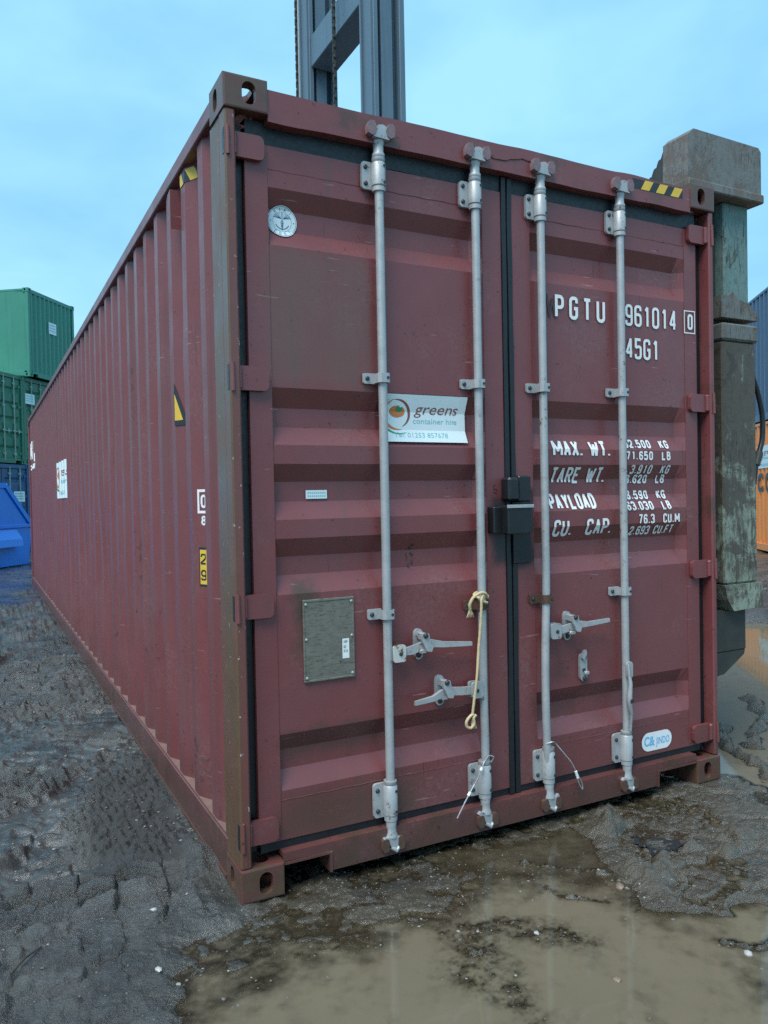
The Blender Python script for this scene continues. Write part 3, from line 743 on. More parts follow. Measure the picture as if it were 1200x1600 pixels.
M['ledge'] = simple('dusty_ledge_paint', (.19, .115, .10), .75, 0, .35, 25)
def slab_hole(mb, o, u, v, n, w, h, t, hole):
    """plate w x h (from o along u, v), thickness t along n, with an oval slot"""
    o, u, v, n = map(Vector, (o, u, v, n)); cx, cy, hw, hh = hole
    inner = stadium(cx, cy, hw, hh, 7); N = len(inner); outer = []
    for (a, b) in inner:
        da, db = a - cx, b - cy; k = 1e9
        if da > 1e-9: k = min(k, (w - cx) / da)
        if da < -1e-9: k = min(k, -cx / da)
        if db > 1e-9: k = min(k, (h - cy) / db)
        if db < -1e-9: k = min(k, -cy / db)
        outer.append((cx + da * k, cy + db * k))
    # make sure the rectangle's corners are in the outer ring
    for c in ((0, 0), (w, 0), (w, h), (0, h)):
        i = min(range(N), key=lambda q: (outer[q][0] - c[0]) ** 2 + (outer[q][1] - c[1]) ** 2); outer[i] = c
    P = lambda p, d: o + u * p[0] + v * p[1] + n * d
    vs = [P(p, 0) for p in outer] + [P(p, 0) for p in inner] + [P(p, t) for p in outer] + [P(p, t) for p in inner]
    fs = []
    for i in range(N):
        j = (i + 1) % N
        fs += [(i, j, N + j, N + i), (2 * N + i, 3 * N + i, 3 * N + j, 2 * N + j), (N + i, N + j, 3 * N + j, 3 * N + i), (i, 2 * N + i, 2 * N + j, j)]
    mb.add(vs, fs)
def casting_mesh():
    """left-front-bottom casting, outer corner at the origin, hollow"""
    mb = MB(); a, b, c, t = .162, .178, .118, .024
    slab_hole(mb, (0, 0, 0), (1, 0, 0), (0, 0, 1), (0, 1, 0), a, c, t, (.092, .058, .050, .080))
    slab_hole(mb, (0, t, 0), (0, 1, 0), (0, 0, 1), (1, 0, 0), b - t, c, t, (.080, .058, .050, .080))
    mb.box(t, a, b - .012, b, .0, c); mb.box(a - .012, a, t, b - .012, 0, c)
    slab_hole(mb, (t, t, .001), (1, 0, 0), (0, 1, 0), (0, 0, 1), a - t - .012, b - t - .012, t, (.07, .07, .06, .11))
    slab_hole(mb, (t, t, c - .017), (1, 0, 0), (0, 1, 0), (0, 0, 1), a - t - .012, b - t - .012, .016, (.07, .07, .06, .11))
    me = mb.mesh('corner_casting', M['cast'])
    bm = bmesh.new(); bm.from_mesh(me); bmesh.ops.remove_doubles(bm, verts=bm.verts, dist=1e-5)
    def on(e, *tests): return all(all(abs(v.co[i] - q) < 1e-4 for i, q in tests) for v in e.verts)
    ed = [e for e in bm.edges if on(e, (0, 0.), (1, 0.)) or on(e, (1, 0.), (2, 0.)) or on(e, (1, 0.), (2, c)) or on(e, (0, a), (1, 0.))]
    bmesh.ops.bevel(bm, geom=ed, offset=.007, segments=2, affect='EDGES', profile=.6)
    bm.to_mesh(me); bm.free(); return me
cm = casting_mesh()
for sx in (0, 1):
    for sy in (0, 1):
        for sz in (0, 1):
            o = link('corner_casting', cm, box_root)
            o.location = (W * sx, L * sy, H * sz); o.scale = (-1 if sx else 1, -1 if sy else 1, -1 if sz else 1)

# corner posts
def post(name, x0, sgn, mat, fw):
    mb = MB()
    X = lambda a, b: (min(x0 + sgn * a, x0 + sgn * b), max(x0 + sgn * a, x0 + sgn * b))
    x, y = X(.004, fw); mb.box(x, y, .006, .078, .118, H - .118, .006)
    x, y = X(.006, fw); mb.box(x, y, .0785, .205, .118, H - .118, .006)
    return mb.build(name, mat, box_root)
post('corner_post', 0, 1, M['post'], .043); post('corner_post', W, -1, M['rail'], .034)
for x0, x1 in ((.006, .10), (W - .10, W - .006)):
    MB().box(x0, x1, L - .12, L - .006, .118, H - .118, .006).build('corner_post', M['red'], box_root)

# header and sill
def ragged(x0, x1, z, amp, n, s):
    return [(x0 + (x1 - x0) * i / n, z + amp * float(vnoise(np.array([x0 * 9 + i * .35]), np.array([.3]), s)[0])) for i in range(n + 1)]
mb = MB()
top = ragged(.162, W - .162, 2.868, .008, 40, 3); bot = ragged(.162, W - .162, 2.757, .007, 40, 9)
mb.prism(top + bot[::-1], 1, .006, .075)
hd = mb.build('header_beam', M['rail'], box_root)
mb = MB().box(.165, W - .165, .0765, .25, 2.79, 2.872, .003); mb.build('roof_edge', M['red'], box_root)
mb = MB()
N1, N2 = .345, 2.02
mb.prism([(.1625, .147), (W - .1625, .147), (W - .1625, .116), (N2, .112), (N2, .040), (N1, .040), (N1, .112), (.1625, .116)], 1, .008, .016)
sl = mb.build('sill_beam', M['rail'], box_root)
mb = MB()
mb.box(.1625, W - .1625, .016, .14, .128, .1465)
for a, b in ((.163, N1), (N2, W - .163)): mb.box(a, b, .004, .10, .104, .113)
for a in (N1 - .004, N2 - .006): mb.box(a, a + .010, .003, .11, .036, .112)
mb.box(N1 + .006, N2 - .006, .016, .10, .036, .044)
mb.build('sill_flange', M['rail'], box_root)

# side rails
for x0, x1 in ((.003, .063), (W - .063, W - .003)):
    MB().box(x0, x1, .178, L - .178, 2.815, 2.876, .004).build('top_rail', M['rail'], box_root)
    mb = MB()
    a, b = (x0, x0 + .012) if x0 < 1 else (x1 - .012, x1)
    mb.box(a, b, .178, L - .178, .035, .172, .003)
    c, d = (x0 + .012, x0 + .075) if x0 < 1 else (x1 - .075, x1 - .012)
    lg = MB().box(c, d, .205, L - .178, .158, .170)
    mb.box(c - (.02 if x0 < 1 else 0), d + (.02 if x0 > 1 else 0), .178, L - .178, .026, .0345)
    mb.build('bottom_rail', M['rail'], box_root); lg.build('rail_ledge', M['ledge'], box_root)
MB().box(.16, W - .16, L - .08, L - .01, 2.79, 2.87).build('header_beam', M['red'], box_root)
MB().box(.16, W - .16, L - .08, L - .01, .03, .16).build('sill_beam', M['red'], box_root)

# corrugated sides: outer flats pitch .2845 from y = .36
PIT, OF, SLP, DEP = .2845, .074, .068, .036
YB = [.19]
k = 0
while .36 + k * PIT + OF + SLP < L - .16:
    a = .36 + k * PIT; YB += [a - SLP, a, a + OF, a + OF + SLP]; k += 1
YB.append(L - .12)
def side_d(y):
    t = (y - .36) % PIT
    if y < .36 - SLP or y > .36 + (k - 1) * PIT + OF + SLP: return DEP
    if t <= OF: return 0.
    if t <= OF + SLP: return DEP * (t - OF) / SLP
    if t >= PIT - SLP: return DEP * (PIT - t) / SLP
    return DEP
zs = [.165] + list(np.linspace(.28, 2.72, 15)) + [2.82]
ys = []
for a, b in zip(YB[:-1], YB[1:]):
    m = 2; ys += [a + (b - a) * i / m for i in range(m)]
ys.append(YB[-1])
def side_panel(x0, sgn, dents):
    vs = []
    for y in ys:
        for z in zs:
            d = .018 + side_d(y) + .0022 * float(vnoise(np.array([y * 2.1]), np.array([z * 2.3]), 15 + int(x0))[0])
            d += .006 * (float(_T[(int((y - .2) / PIT) * 7919) & 262143]) - .5) * math.sin(math.pi * (z - .165) / 2.65)
            for (dy, dz, r, amt) in dents:
                q = math.hypot((y - dy) / r, (z - dz) / (r * 1.8)); d += amt * max(0, 1 - q)
            vs.append((x0 + sgn * d, y, z))
    nz_ = len(zs)
    fs = [(i * nz_ + j, (i + 1) * nz_ + j, (i + 1) * nz_ + j + 1, i * nz_ + j + 1) for i in range(len(ys) - 1) for j in range(nz_ - 1)]
    return MB().add(vs, fs).build('side_panel', M['side'], box_root, 18)
side_panel(0, 1, [(3.4, .95, .35, .03), (4.6, .9, .4, .035), (2.3, .6, .2, .015), (.78, 2.0, .12, -.012), (.75, 1.2, .14, .012), (5.6, .8, .3, .03), (6.4, 1.3, .25, .025), (1.9, 1.1, .16, .014), (8.0, .7, .4, .03), (1.35, .55, .14, .014), (2.8, 1.9, .2, .012)]); side_panel(W, -1, [])
# end wall, roof, floor
vs = []; xs_ = []; nx = 28
for i in range(nx * 2 + 1):
    x = .09 + (W - .18) * i / (nx * 2); d = .035 if i % 4 in (0, 1) else 0
    vs += [(x, L - .012 - d, .15), (x, L - .012 - d, 2.8)]
MB().add(vs, [(2 * i, 2 * i + 2, 2 * i + 3, 2 * i + 1) for i in range(nx * 2)]).build('end_panel', M['red'], box_root)
vs = []
nr = 116
for i in range(nr + 1):
    y = .2 + (L - .3) * i / nr; d = .018 if i % 4 in (0, 1) else 0
    vs += [(.055, y, 2.872 - d), (W - .055, y, 2.872 - d)]
MB().add(vs, [(2 * i, 2 * i + 2, 2 * i + 3, 2 * i + 1) for i in range(nr)]).build('roof_panel', M['red'], box_root)
MB().box(.07, W - .07, .14, L - .09, .10, .13).build('floor_pan', M['darksteel'], box_root)

# ------------------------------------------------------------------ doors
DY, DD = .045, .036
RZ = [(2.544, 2.479, 2.403, 2.338), (1.826, 1.755, 1.685, 1.618), (1.549, 1.484, 1.411, 1.345), (1.276, 1.208, 1.140, 1.072), (.562, .496, .424, .356)]
ZBR = sorted(z for r in RZ for z in r)
def prof(z):
    for a, b, c, d in RZ:
        if d < z < a:
            if z > b: return (a - z) / (a - b)
            if z < c: return (z - d) / (c - d)
            return 1.
    return 0.
def on_door(x, z, off=.0042):
    """lies on the pressed sheet away from the ends of the pressings"""
    return Vector((x, DY + .003 * (.168 < x < 1.098 or 1.34 < x < 2.276) + DD * prof(z) - off, z))
Z0, Z1 = .177, 2.689
def leaf(x0, x1, s0, s1, mat, seed):
    xb = [x0, s0 - .001, s0, s0 + .006, s0 + .045] + list(np.linspace(s0 + .2, s1 - .2, 4)) + [s1 - .045, s1, s1 + .001, x1]
    zb = sorted(set([Z0, .25, .30] + ZBR + [2.62, Z1] + list(np.linspace(.62, 1.0, 4)) + list(np.linspace(1.9, 2.28, 4))))
    vs = []
    for x in xb:
        lat = min(1, max(0, min((x - s0) / .006, (s1 - x) / .045)))
        for z in zb:
            w = .0022 * float(vnoise(np.array([x * 3.3]), np.array([z * 2.7]), seed)[0]) * lat
            step = .003 if s0 <= x <= s1 and .19 < z < 2.67 else 0      # sheet set just behind the stiles
            vs.append((x, DY + step + DD * prof(z) * lat + w, z))
    nz_ = len(zb); nx_ = len(xb)
    fs = [(i * nz_ + j, (i + 1) * nz_ + j, (i + 1) * nz_ + j + 1, i * nz_ + j + 1) for i in range(nx_ - 1) for j in range(nz_ - 1)]
    mb = MB().add(vs, fs)
    e = [i * nz_ for i in range(nx_)] + [(nx_ - 1) * nz_ + j for j in range(1, nz_)] + [i * nz_ + nz_ - 1 for i in range(nx_ - 2, -1, -1)] + [j for j in range(nz_ - 2, 0, -1)]
    base = len(mb.v)
    for q in e: mb.v.append((mb.v[q][0], .118, mb.v[q][2]))
    n = len(e)
    for i in range(n): mb.f.append((e[i], e[(i + 1) % n], base + (i + 1) % n, base + i)); mb.mi.append(0)
    return mb
doors = {}
for key, (x0, x1, s0, s1, mt, lab) in {'l': (.085, 1.190, .168, 1.098, 'door_l', 'stained red door with data plate and white hire banner'),
                                     'r': (1.247, 2.353, 1.340, 2.276, 'door_r', 'red door with white weight lettering')}.items():
    d = empty('door'); d.parent = box_root; d['label'] = lab; doors[key] = d
    leaf(x0, x1, s0, s1, M[mt], 5 if key == 'l' else 8).build('door_panel', M[mt], d, 14)
    for z in (2.606, .321):      # weld beads
        pts = [(s0 + .004 + (s1 - s0 - .008) * i / 24, DY + .0035, z + .0015 * math.sin(i * 2.1)) for i in range(25)]
        MB().tube(pts, .0022, 5).build('weld_seam', M[mt], d)
    for x in (s0, s1): MB().tube([(x, DY + .002, .2), (x, DY + .002, 2.66)], .0022, 5).build('weld_seam', M[mt], d)
# rubber seals
def wavy_bar(x0, x1, z0, z1, y0, y1, vertical, s):
    mb = MB(); n = 30; vs = []
    for i in range(n + 1):
        t = i / n; w = [.004 * float(vnoise(np.array([t * 14]), np.array([q * 3.1]), s)[0]) for q in (1, 2, 3)]
        if vertical:
            z = z0 + (z1 - z0) * t; vs += [(x0 - .003 + w[0], y1, z), (x0 + .004 + w[0], y0 + w[2], z), (x1 - .004 + w[1], y0 + w[2], z), (x1 + .003 + w[1], y1, z)]
        else:
            x = x0 + (x1 - x0) * t; vs += [(x, y1, z0 - .003 + w[0]), (x, y0 + w[2], z0 + .004 + w[0]), (x, y0 + w[2], z1 - .004 + w[1]), (x, y1, z1 + .003 + w[1])]
    fs = [(i * 4 + j, (i + 1) * 4 + j, (i + 1) * 4 + j + 1, i * 4 + j + 1) for i in range(n) for j in range(3)]
    return mb.add(vs, fs)
for key, bars in {'l': [(.044, .086, .15, 2.75, 1), (1.188, 1.2185, .15, 2.75, 1), (.09, 1.19, 2.688, 2.775, 0), (.09, 1.19, .140, .179, 0)],
                  'r': [(2.351, 2.410, .15, 2.75, 1), (1.2185, 1.249, .15, 2.75, 1), (1.25, 2.352, 2.688, 2.775, 0), (1.25, 2.352, .140, .179, 0)]}.items():
    for i, (a, b, c, d_, v) in enumerate(bars):
        wavy_bar(a, b, c, d_, (.068, .040, .050, .050)[i], .115, v, i + (10 if key == 'r' else 0)).build('door_seal', M['rubber'], doors[key], 40)

# hinges
for key, sgn, xo in (('l', 1, 0.), ('r', -1, W)):
    for z in (2.665, 1.850, 1.040, .232):
        mb = MB(); X = lambda a: xo + sgn * a
        pts = rrect(.046, .152, z - .043, z + .043, .02, 4, (1, 0, 0, 1)); pts = [(X(a), b) for a, b in pts]
        mb.prism(pts, 1, .024, .043)
        a, b = sorted((X(.018), X(.052))); mb.box(a, b, .012, .043, z - .041, z + .041, .006)
        h_ = mb.build('hinge', M['door_l'] if key == 'l' else M['door_r'], doors[key])
        mb = MB(); mb.tube([(X(.014), .003, z - .050), (X(.014), .006, z + .050)], .007, 10); mb.build('hinge_pin', M['rail'], doors[key], 40)
        mb = MB(); a, b = sorted((X(.0025), X(.0045))); mb.box(a, b, .012, .034, z - .044, z + .044); mb.build('hinge_slot', M['black'], box_root)

# locking gear
def bolt_mesh(prof_): return MB().lathe(prof_, (0, 0, 0), 1, 10).mesh('bolt', M['bolt'])
BIG = bolt_mesh([(.0088, 0), (.0088, -.004), (.005, -.007)]); SML = bolt_mesh([(.0056, 0), (.0056, -.003)]); CTB = bolt_mesh([(.0108, 0), (.0108, -.004), (.006, -.008)])
def bolt(me_, p, d): o = link('bolt', me_, d); o.location = p
RX = [(.603, 'l'), (1.043, 'l'), (1.377, 'r'), (1.830, 'r')]
RY = .013
def rod_path(x, i):
    pts = []
    for q in range(41):
        z = .105 + (2.775 - .105) * q / 40
        bx = x; by = RY
        if i == 2 and z < 1.0: bx += -.020 * math.sin(math.pi * min(1, (1.0 - z) / .85)) ** 1; by -= .010 * math.sin(math.pi * min(1, (1.0 - z) / .85))
        if i == 1 and z < .62: bx += .004 * math.sin(math.pi * (.62 - z) / .52)
        pts.append((bx, by, z))
    return pts
for i, (x, key) in enumerate(RX):
    d = doors[key]
    MB().tube(rod_path(x, i), .0172, 16).build('lock_rod', M['galv'], d, 40)
    for zc, up in ((2.645, 1), (.250, -1)):           # bearing brackets
        mb = MB(); h = .052 if up == 1 else .066
        mb.prism(rrect(x - .064, x - .008, zc - h, zc + h, .013, 4, (0, 1, 1, 0)), 1, .030, .0435)
        mb.prism(rrect(x + .010, x + .036, zc - h * .9, zc + h * .8, .006), 1, .026, .0435)
        mb.lathe([(.018, -h - .010), (.0255, -h - .010), (.0255, -h + .006), (.0225, -h + .008), (.0275, -h + .012), (.0275, h - .010), (.0225, h - .004), (.0255, h), (.0255, h + .012), (.018, h + .012)], (x, RY + .002, zc), 2, 18)
        br = mb.build('bearing_bracket', M['galv'], d, 40)
        for zz in (zc - h * .6, zc + h * .6):
            bolt(BIG, (x - .048, .030, zz), d); bolt(SML, (x + .012, RY - .0225, zz), d)
    for zc in (1.875, .971):                           # guide clamps
        mb = MB(); mb.prism(rrect(x - .072, x - .014, zc - .020, zc + .020, .007, 3, (0, 1, 1, 0)), 1, .034, .0435)
        hoop = [(x - .022, .038), (x - .022, RY - .010), (x - .014, RY - .0215), (x + .014, RY - .0215), (x + .0225, RY - .010), (x + .0225, .044), (x + .034, .044), (x + .034, .039), (x + .0265, .039), (x + .0265, RY - .012), (x + .016, RY - .0255), (x - .016, RY - .0255), (x - .026, RY - .012), (x - .026, .038)]
        mb.prism(hoop, 2, zc - .018, zc + .018)
        mt = M['rust'] if (i, zc) in ((1, .971), (2, .971)) else M['galv']
        mb.build('rod_clamp', mt, d)
        bolt(BIG, (x - .055, .034, zc), d); bolt(SML, (x + .010, RY - .0250, zc), d)
    # cam ends
    mb = MB(); z = .150
    mb.lathe([(.019, .03), (.0215, .02), (.0195, .0), (.0195, -.020), (.025, -.034), (.025, -.040), (.012, -.045)], (x, RY, z), 2, 16)
    tilt = (.0, .012, -.012, .006)[i]
    mb.prism([(x - .046, .106 + tilt), (x - .018, .094), (x - .006, .066), (x + .006, .062), (x + .018, .074), (x + .020, .090), (x + .040, .100 - tilt), (x + .036, .112 - tilt), (x + .012, .110), (x - .036, .116 + tilt)], 1, RY - .020, RY + .002)
    mb.tube([(x - .008, RY - .012, .074), (x + .012, RY - .020, .060), (x + .024, RY - .014, .072)], .009, 8)
    mb.build('cam_lock', M['galv'], d, 40)
    for s_ in (-1, 1):
        mb = MB(); mb.prism(rrect(x + s_ * .034 - .014, x + s_ * .034 + .014, .062, .112, .010), 1, -.010, .0078); mb.build('cam_keeper', M['rust'], sl, 40)
    mb = MB(); z = 2.735
    mb.lathe([(.0195, -.03), (.0245, -.024), (.0245, -.012), (.020, -.006), (.020, .022), (.0235, .030), (.0235, .038), (.014, .044)], (x, RY, z), 2, 16)
    mb.prism([(x - .034, 2.776), (x + .034, 2.772), (x + .030, 2.790), (x + .020, 2.798), (x + .022, 2.818), (x + .006, 2.826), (x - .012, 2.822), (x - .018, 2.800), (x - .030, 2.792)], 1, RY - .030, RY - .008)
    mb.tube([(x + .012, RY - .018, 2.822), (x + .030, RY - .024, 2.808), (x + .036, RY - .018, 2.792)], .009, 8)
    mb.build('cam_lock', M['galv'], d, 40)
    for s_ in (-1, 1):
        cx = x + s_ * .040; mb = MB()
        mb.prism([(cx - .017, 2.785), (cx - .019, 2.812), (cx - .008, 2.832), (cx + .010, 2.834), (cx + .019, 2.815), (cx + .015, 2.786), (cx, 2.778)], 1, -.020, .0058)
        mb.build('cam_keeper', M['castiron'], hd, 50)
# chain of weld between the two middle keepers, as a thin line
MB().tube([(1.09 + .25 * t / 12, .004, 2.815 - .012 * math.sin(t * .5) + .002 * math.sin(t * 2.3)) for t in range(13)], .0022, 5).build('weld_bead', M['rail'], hd)

# handles
def swept(mb, pts, hw, th):
    """flat bar: pts (x, y, z), half widths in z, thickness in y"""
    n = len(pts); vs = []
    for p, w, t in zip(pts, hw, th):
        vs += [(p[0], p[1] - t / 2, p[2] - w), (p[0], p[1] - t / 2, p[2] + w), (p[0], p[1] + t / 2, p[2] + w), (p[0], p[1] + t / 2, p[2] - w)]
    fs = [(i * 4 + j, (i + 1) * 4 + j, (i + 1) * 4 + (j + 1) % 4, i * 4 + (j + 1) % 4) for i in range(n - 1) for j in range(4)] + [(0, 1, 2, 3), (n * 4 - 4, n * 4 - 3, n * 4 - 2, n * 4 - 1)]
    mb.add(vs, fs)
def catch(d, x, z0, z1):
    mb = MB(); mb.prism(stadium(x, (z0 + z1) / 2, .040, z1 - z0, 6), 1, .034, .0465)
    mb.prism([(x - .012, z1 - .012), (x + .016, z1 - .014), (x + .024, z1 - .050), (x + .036, z1 - .066), (x + .028, z1 - .086), (x + .006, z1 - .082), (x - .006, z1 - .055), (x - .016, z1 - .035)], 1, -.022, -.010)
    mb.box(x - .010, x + .012, -.012, .036, z1 - .04, z1 - .012, .003)
    mb.box(x - .016, x + .016, -.006, .036, z0 + .030, z0 + .046, .003)
    mb.build('handle_catch', M['galv'], d, 40)
    for z in (z0 + .018, z1 - .020): bolt(CTB, (x, .034 if z < (z0 + z1) / 2 else -.022, z), d)
def handle(d, hx, sgn, zh, pts, rusty=False):
    mb = MB(); a, b = sorted((hx + sgn * .014, hx + sgn * .068))
    mb.prism(rrect(a, b, zh - .036, zh + .030, .010), 1, RY - .022, RY - .012); mb.prism(rrect(a, b, zh - .036, zh + .030, .010), 1, RY + .006, RY + .014)
    mb.build('handle_hub', M['galv'] if not rusty else M['galv_rusty'], d, 40)
    mb = MB(); mb.lathe([(.008, 0), (.008, -.004), (.004, -.006)], (hx + sgn * .045, RY - .022, zh - .004), 1, 8); mb.build('hub_rivet', M['bolt'], d, 40)
    mb = MB(); n = len(pts)
    swept(mb, [(p[0], p[1], p[2]) for p in pts], [p[3] for p in pts], [p[4] for p in pts])
    mb.build('door_handle', M['galv'], d)
def gr_():
    n = NT('galvanised_steel_rusting'); f = n.noise(20, 6, .7)
    c = n.mix(n.step(f, .47, .56), (.55, .55, .52), (.14, .07, .035)); return n.done(c, .6, .1, .4)
M['galv_rusty'] = gr_()
handle(doors['l'], .603, 1, .820, [(.665, RY - .004, .818, .013, .014), (.705, RY - .006, .822, .017, .012), (.760, RY - .010, .838, .016, .012), (.800, RY - .010, .840, .015, .014), (.850, RY - .012, .831, .011, .016), (.975, RY - .020, .822, .008, .012)], True)
catch(doors['l'], .752, .775, .898)
handle(doors['l'], 1.043, -1, .632, [(.985, RY - .004, .628, .016, .014), (.930, RY - .006, .632, .016, .012), (.870, RY - .010, .640, .016, .012), (.830, RY - .012, .634, .015, .016), (.790, RY - .016, .622, .010, .016), (.706, RY - .022, .616, .008, .012)])
catch(doors['l'], .846, .579, .702)
handle(doors['r'], 1.372, 1, .832, [(1.432, RY - .004, .826, .016, .014), (1.480, RY - .006, .834, .016, .012), (1.525, RY - .010, .843, .015, .012), (1.560, RY - .012, .846, .014, .016), (1.600, RY - .014, .844, .010, .016), (1.712, RY - .022, .852, .008, .012)])
catch(doors['r'], 1.508, .775, .903)
# spare catch without a handle, and the handle folded down along the right bar
mb = MB(); mb.prism(stadium(1.598, .645, .040, .124, 6), 1, .032, .0465); mb.prism([(1.580, .690), (1.590, .722), (1.602, .724), (1.606, .708), (1.598, .696), (1.592, .676)], 1, .018, .030); mb.box(1.594, 1.618, .016, .034, .612, .628, .003)
mb.build('handle_catch', M['galv'], doors['r'], 40)
for z in (.595, .690): bolt(CTB, (1.600, .032, z), doors['r'])
MB().box(1.590, 1.606, .030, .033, .624, .640).build('latch_hole', M['bolt'], doors['r'])
mb = MB(); mb.prism(rrect(1.808, 1.846, .575, .652, .016), 1, -.016, -.008)
mb.tube([(1.816, -.016, .640), (1.815, -.022, .60), (1.822, -.024, .555), (1.812, -.026, .50), (1.814, -.024, .455), (1.828, -.020, .42), (1.829, -.012, .335)], [.006, .007, .009, .013, .013, .008, .006], 8)
mb.build('door_handle', M['galv'], doors['r'], 50)
MB().lathe([(.010, 0), (.010, -.003)], (1.815, -.038, .478), 1, 10).build('handle_hole', M['bolt'], doors['r'])

# lock box over the middle
lb = empty('lock_box'); lb.parent = box_root
for nm, bx, bv in (('back_housing', (1.098, 1.30, -.004, .044, 1.262, 1.372), .004), ('front_cover', (1.135, 1.258, -.052, -.005, 1.258, 1.378), .005), ('padlock_cover', (1.165, 1.222, -.020, .043, 1.395, 1.494), .010), ('hasp_block', (1.224, 1.290, -.008, .043, 1.390, 1.500), .006), ('base_plate', (1.222, 1.312, .030, .0435, 1.128, 1.258), .003)):
    MB().box(*bx, bv).build(nm, M['black'], lb)
MB().box(1.129, 1.264, -.057, -.0525, 1.366, 1.3795, .001).build('cover_lip', M['galv'], lb)

# ------------------------------------------------------------------ lettering, stickers, plates
dput = lambda u, w: (u, DY, w)
def door_text(key, name, rows, mat):
    mb = MB()
    for (t, x, z, h, cw, gap, sw) in rows: stroke_text(mb, t, x, z, h, cw, gap, sw, dput)
    drape(mb, name, M[mat], doors[key], 2, ZBR, lambda c: on_door(c.x, c.z) + Vector((0, c.y - DY, 0)))

door_text('r', 'old_lettering', [('W', 1.425, 2.185, .112, .052, .02, .010)], 'ghost')
def on_door2(c): return on_door(c.x, c.z, .0050) + Vector((0, c.y - DY, 0))
for t_, x_, z_, h_, cw_, g_, sw_ in (('PGTU', 1.474, 2.190, .102, .050, .0295, .0150), ('961014', 1.886, 2.191, .100, .046, .0105, .0130), ('45G1', 1.886, 2.040, .098, .045, .0105, .0130)):
    mb = MB(); stroke_text(mb, t_, x_, z_, h_, cw_, g_, sw_, dput); drape(mb, 'identity_number', M['white'], doors['r'], 2, ZBR, on_door2)
mb = MB(); stroke_text(mb, '0', 2.288, 2.204, .076, .036, .01, .012, dput); drape(mb, 'check_digit', M['white'], doors['r'], 2, ZBR, on_door2)
mb = MB(); mb.add([(a_, DY, c_) for a_, c_ in ((2.268, 2.186), (2.340, 2.186), (2.340, 2.297), (2.268, 2.297), (2.273, 2.191), (2.335, 2.191), (2.335, 2.292), (2.273, 2.292))], [(0, 1, 5, 4), (1, 2, 6, 5), (2, 3, 7, 6), (3, 0, 4, 7)])
drape(mb, 'digit_frame', M['white'], doors['r'], 2, ZBR, on_door2)
rows = [('MAX. WT.', 1.452, 1.585, .073, .0405, .0060, .0128), ('TARE WT.', 1.456, 1.467, .071, .0360, .0070, .0112), ('PAYLOAD', 1.440, 1.351, .071, .0340, .0050, .0122), ('CU.  CAP.', 1.452, 1.232, .074, .0390, .0075, .0120)]
rows += [('32.500  KG', 1.880, 1.627, .041, .0250, .0070, .0084), ('71.650  LB', 1.882, 1.571, .042, .0250, .0070, .0084), ('3.910  KG', 1.918, 1.507, .042, .0250, .0070, .0080), ('8.620  LB', 1.905, 1.463, .041, .0250, .0070, .0080),
         ('28.590  KG', 1.876, 1.388, .042, .0250, .0070, .0084), ('63.030  LB', 1.886, 1.337, .042, .0250, .0070, .0084), ('76.3  CU.M', 1.955, 1.272, .046, .0245, .0065, .0084), ('2.693 CU.FT', 1.912, 1.221, .042, .0240, .0055, .0074)]
for r_ in rows: door_text('r', 'weight_lettering', [r_], 'white')

# hire banner
def banner(mb, x, z, w, h, put):
    """mat slots: 0 vinyl 1 orange 2 brown 3 green 4 teal"""
    P = lambda u, v: put(x + u * w, z + v * h)
    mb.k = 0; n = 10
    mb.add([P(i / n, j) for i in range(n + 1) for j in (0, 1)], [(2 * i, 2 * i + 2, 2 * i + 3, 2 * i + 1) for i in range(n)])
    def lift(k): return lambda u, v: (lambda q: (q[0], q[1] - k, q[2]))(P(u, v))
    asp = w / h
    def ell(cx, cy, rx, ry, mat, k, rot=0):
        mb.k = mat; pts = []
        for i in range(24):
            a = 2 * math.pi * i / 24; dx, dy = rx * math.cos(a), ry * math.sin(a) * asp
            pts.append(lift(k)(cx + dx * math.cos(rot) - dy * math.sin(rot) / 1, cy + (dx * math.sin(rot) + dy * math.cos(rot))))
        mb.add(pts, [tuple(range(24))])
    def cres(cx, cy, rx, ry, a0, a1, th, mat, k):
        mb.k = mat; n = 26; vs = []
        for i in range(n + 1):
            t = i / n; a = R(a0 + (a1 - a0) * t); q = th * math.sin(math.pi * t) ** .7
            for s_ in (0, 1): vs.append(lift(k)(cx + (rx - s_ * q) * math.cos(a), cy + (ry - s_ * q * asp * .9) * math.sin(a)))
        mb.add(vs, [(2 * i, 2 * i + 2, 2 * i + 3, 2 * i + 1) for i in range(n)])
    ell(.19, .64, .088, .058, 1, .0006); ell(.21, .69, .04, .028, 3, .0010); ell(.225, .755, .014, .012, 0, .0014)
    cres(.19, .60, .150, .30, 110, -70, .030, 2, .0006); cres(.19, .58, .165, .33, 105, 290, .034, 1, .0006); cres(.20, .56, .200, .40, 120, 300, .024, 3, .0006)
    tp = lift(.0008)
    inv = lambda u, v: tp((u - x) / w, (v - z) / h)
    mb.k = 2; text_poly(mb, 'greens', x + w * .38, z + h * .60, h * .33, w * .53, inv, .25)
    mb.k = 4; text_poly(mb, 'container hire', x + w * .37, z + h * .40, h * .17, w * .53, inv)
    mb.k = 4; text_poly(mb, 'Tel: 01253 857678', x + w * .15, z + h * .10, h * .15, w * .62, inv)
    mb.k = 0
vin = [M['whitevinyl'], M['orange_print'], M['brown_print'], M['green_print'], M['teal_print']]
mb = MB(); banner(mb, .612, 1.637, .398, .186, dput)
o = drape(mb, 'hire_banner', vin, doors['l'], 2, ZBR, lambda c: Vector((c.x - .006 * math.sin(math.pi * max(0, min(1, (c.z - 1.637) / .186))) * (c.x > .95), DY + DD * .55 * prof(c.z) + (c.y - DY) - .004, c.z)))
o['label'] = 'white vinyl banner with orange and green eye logo'

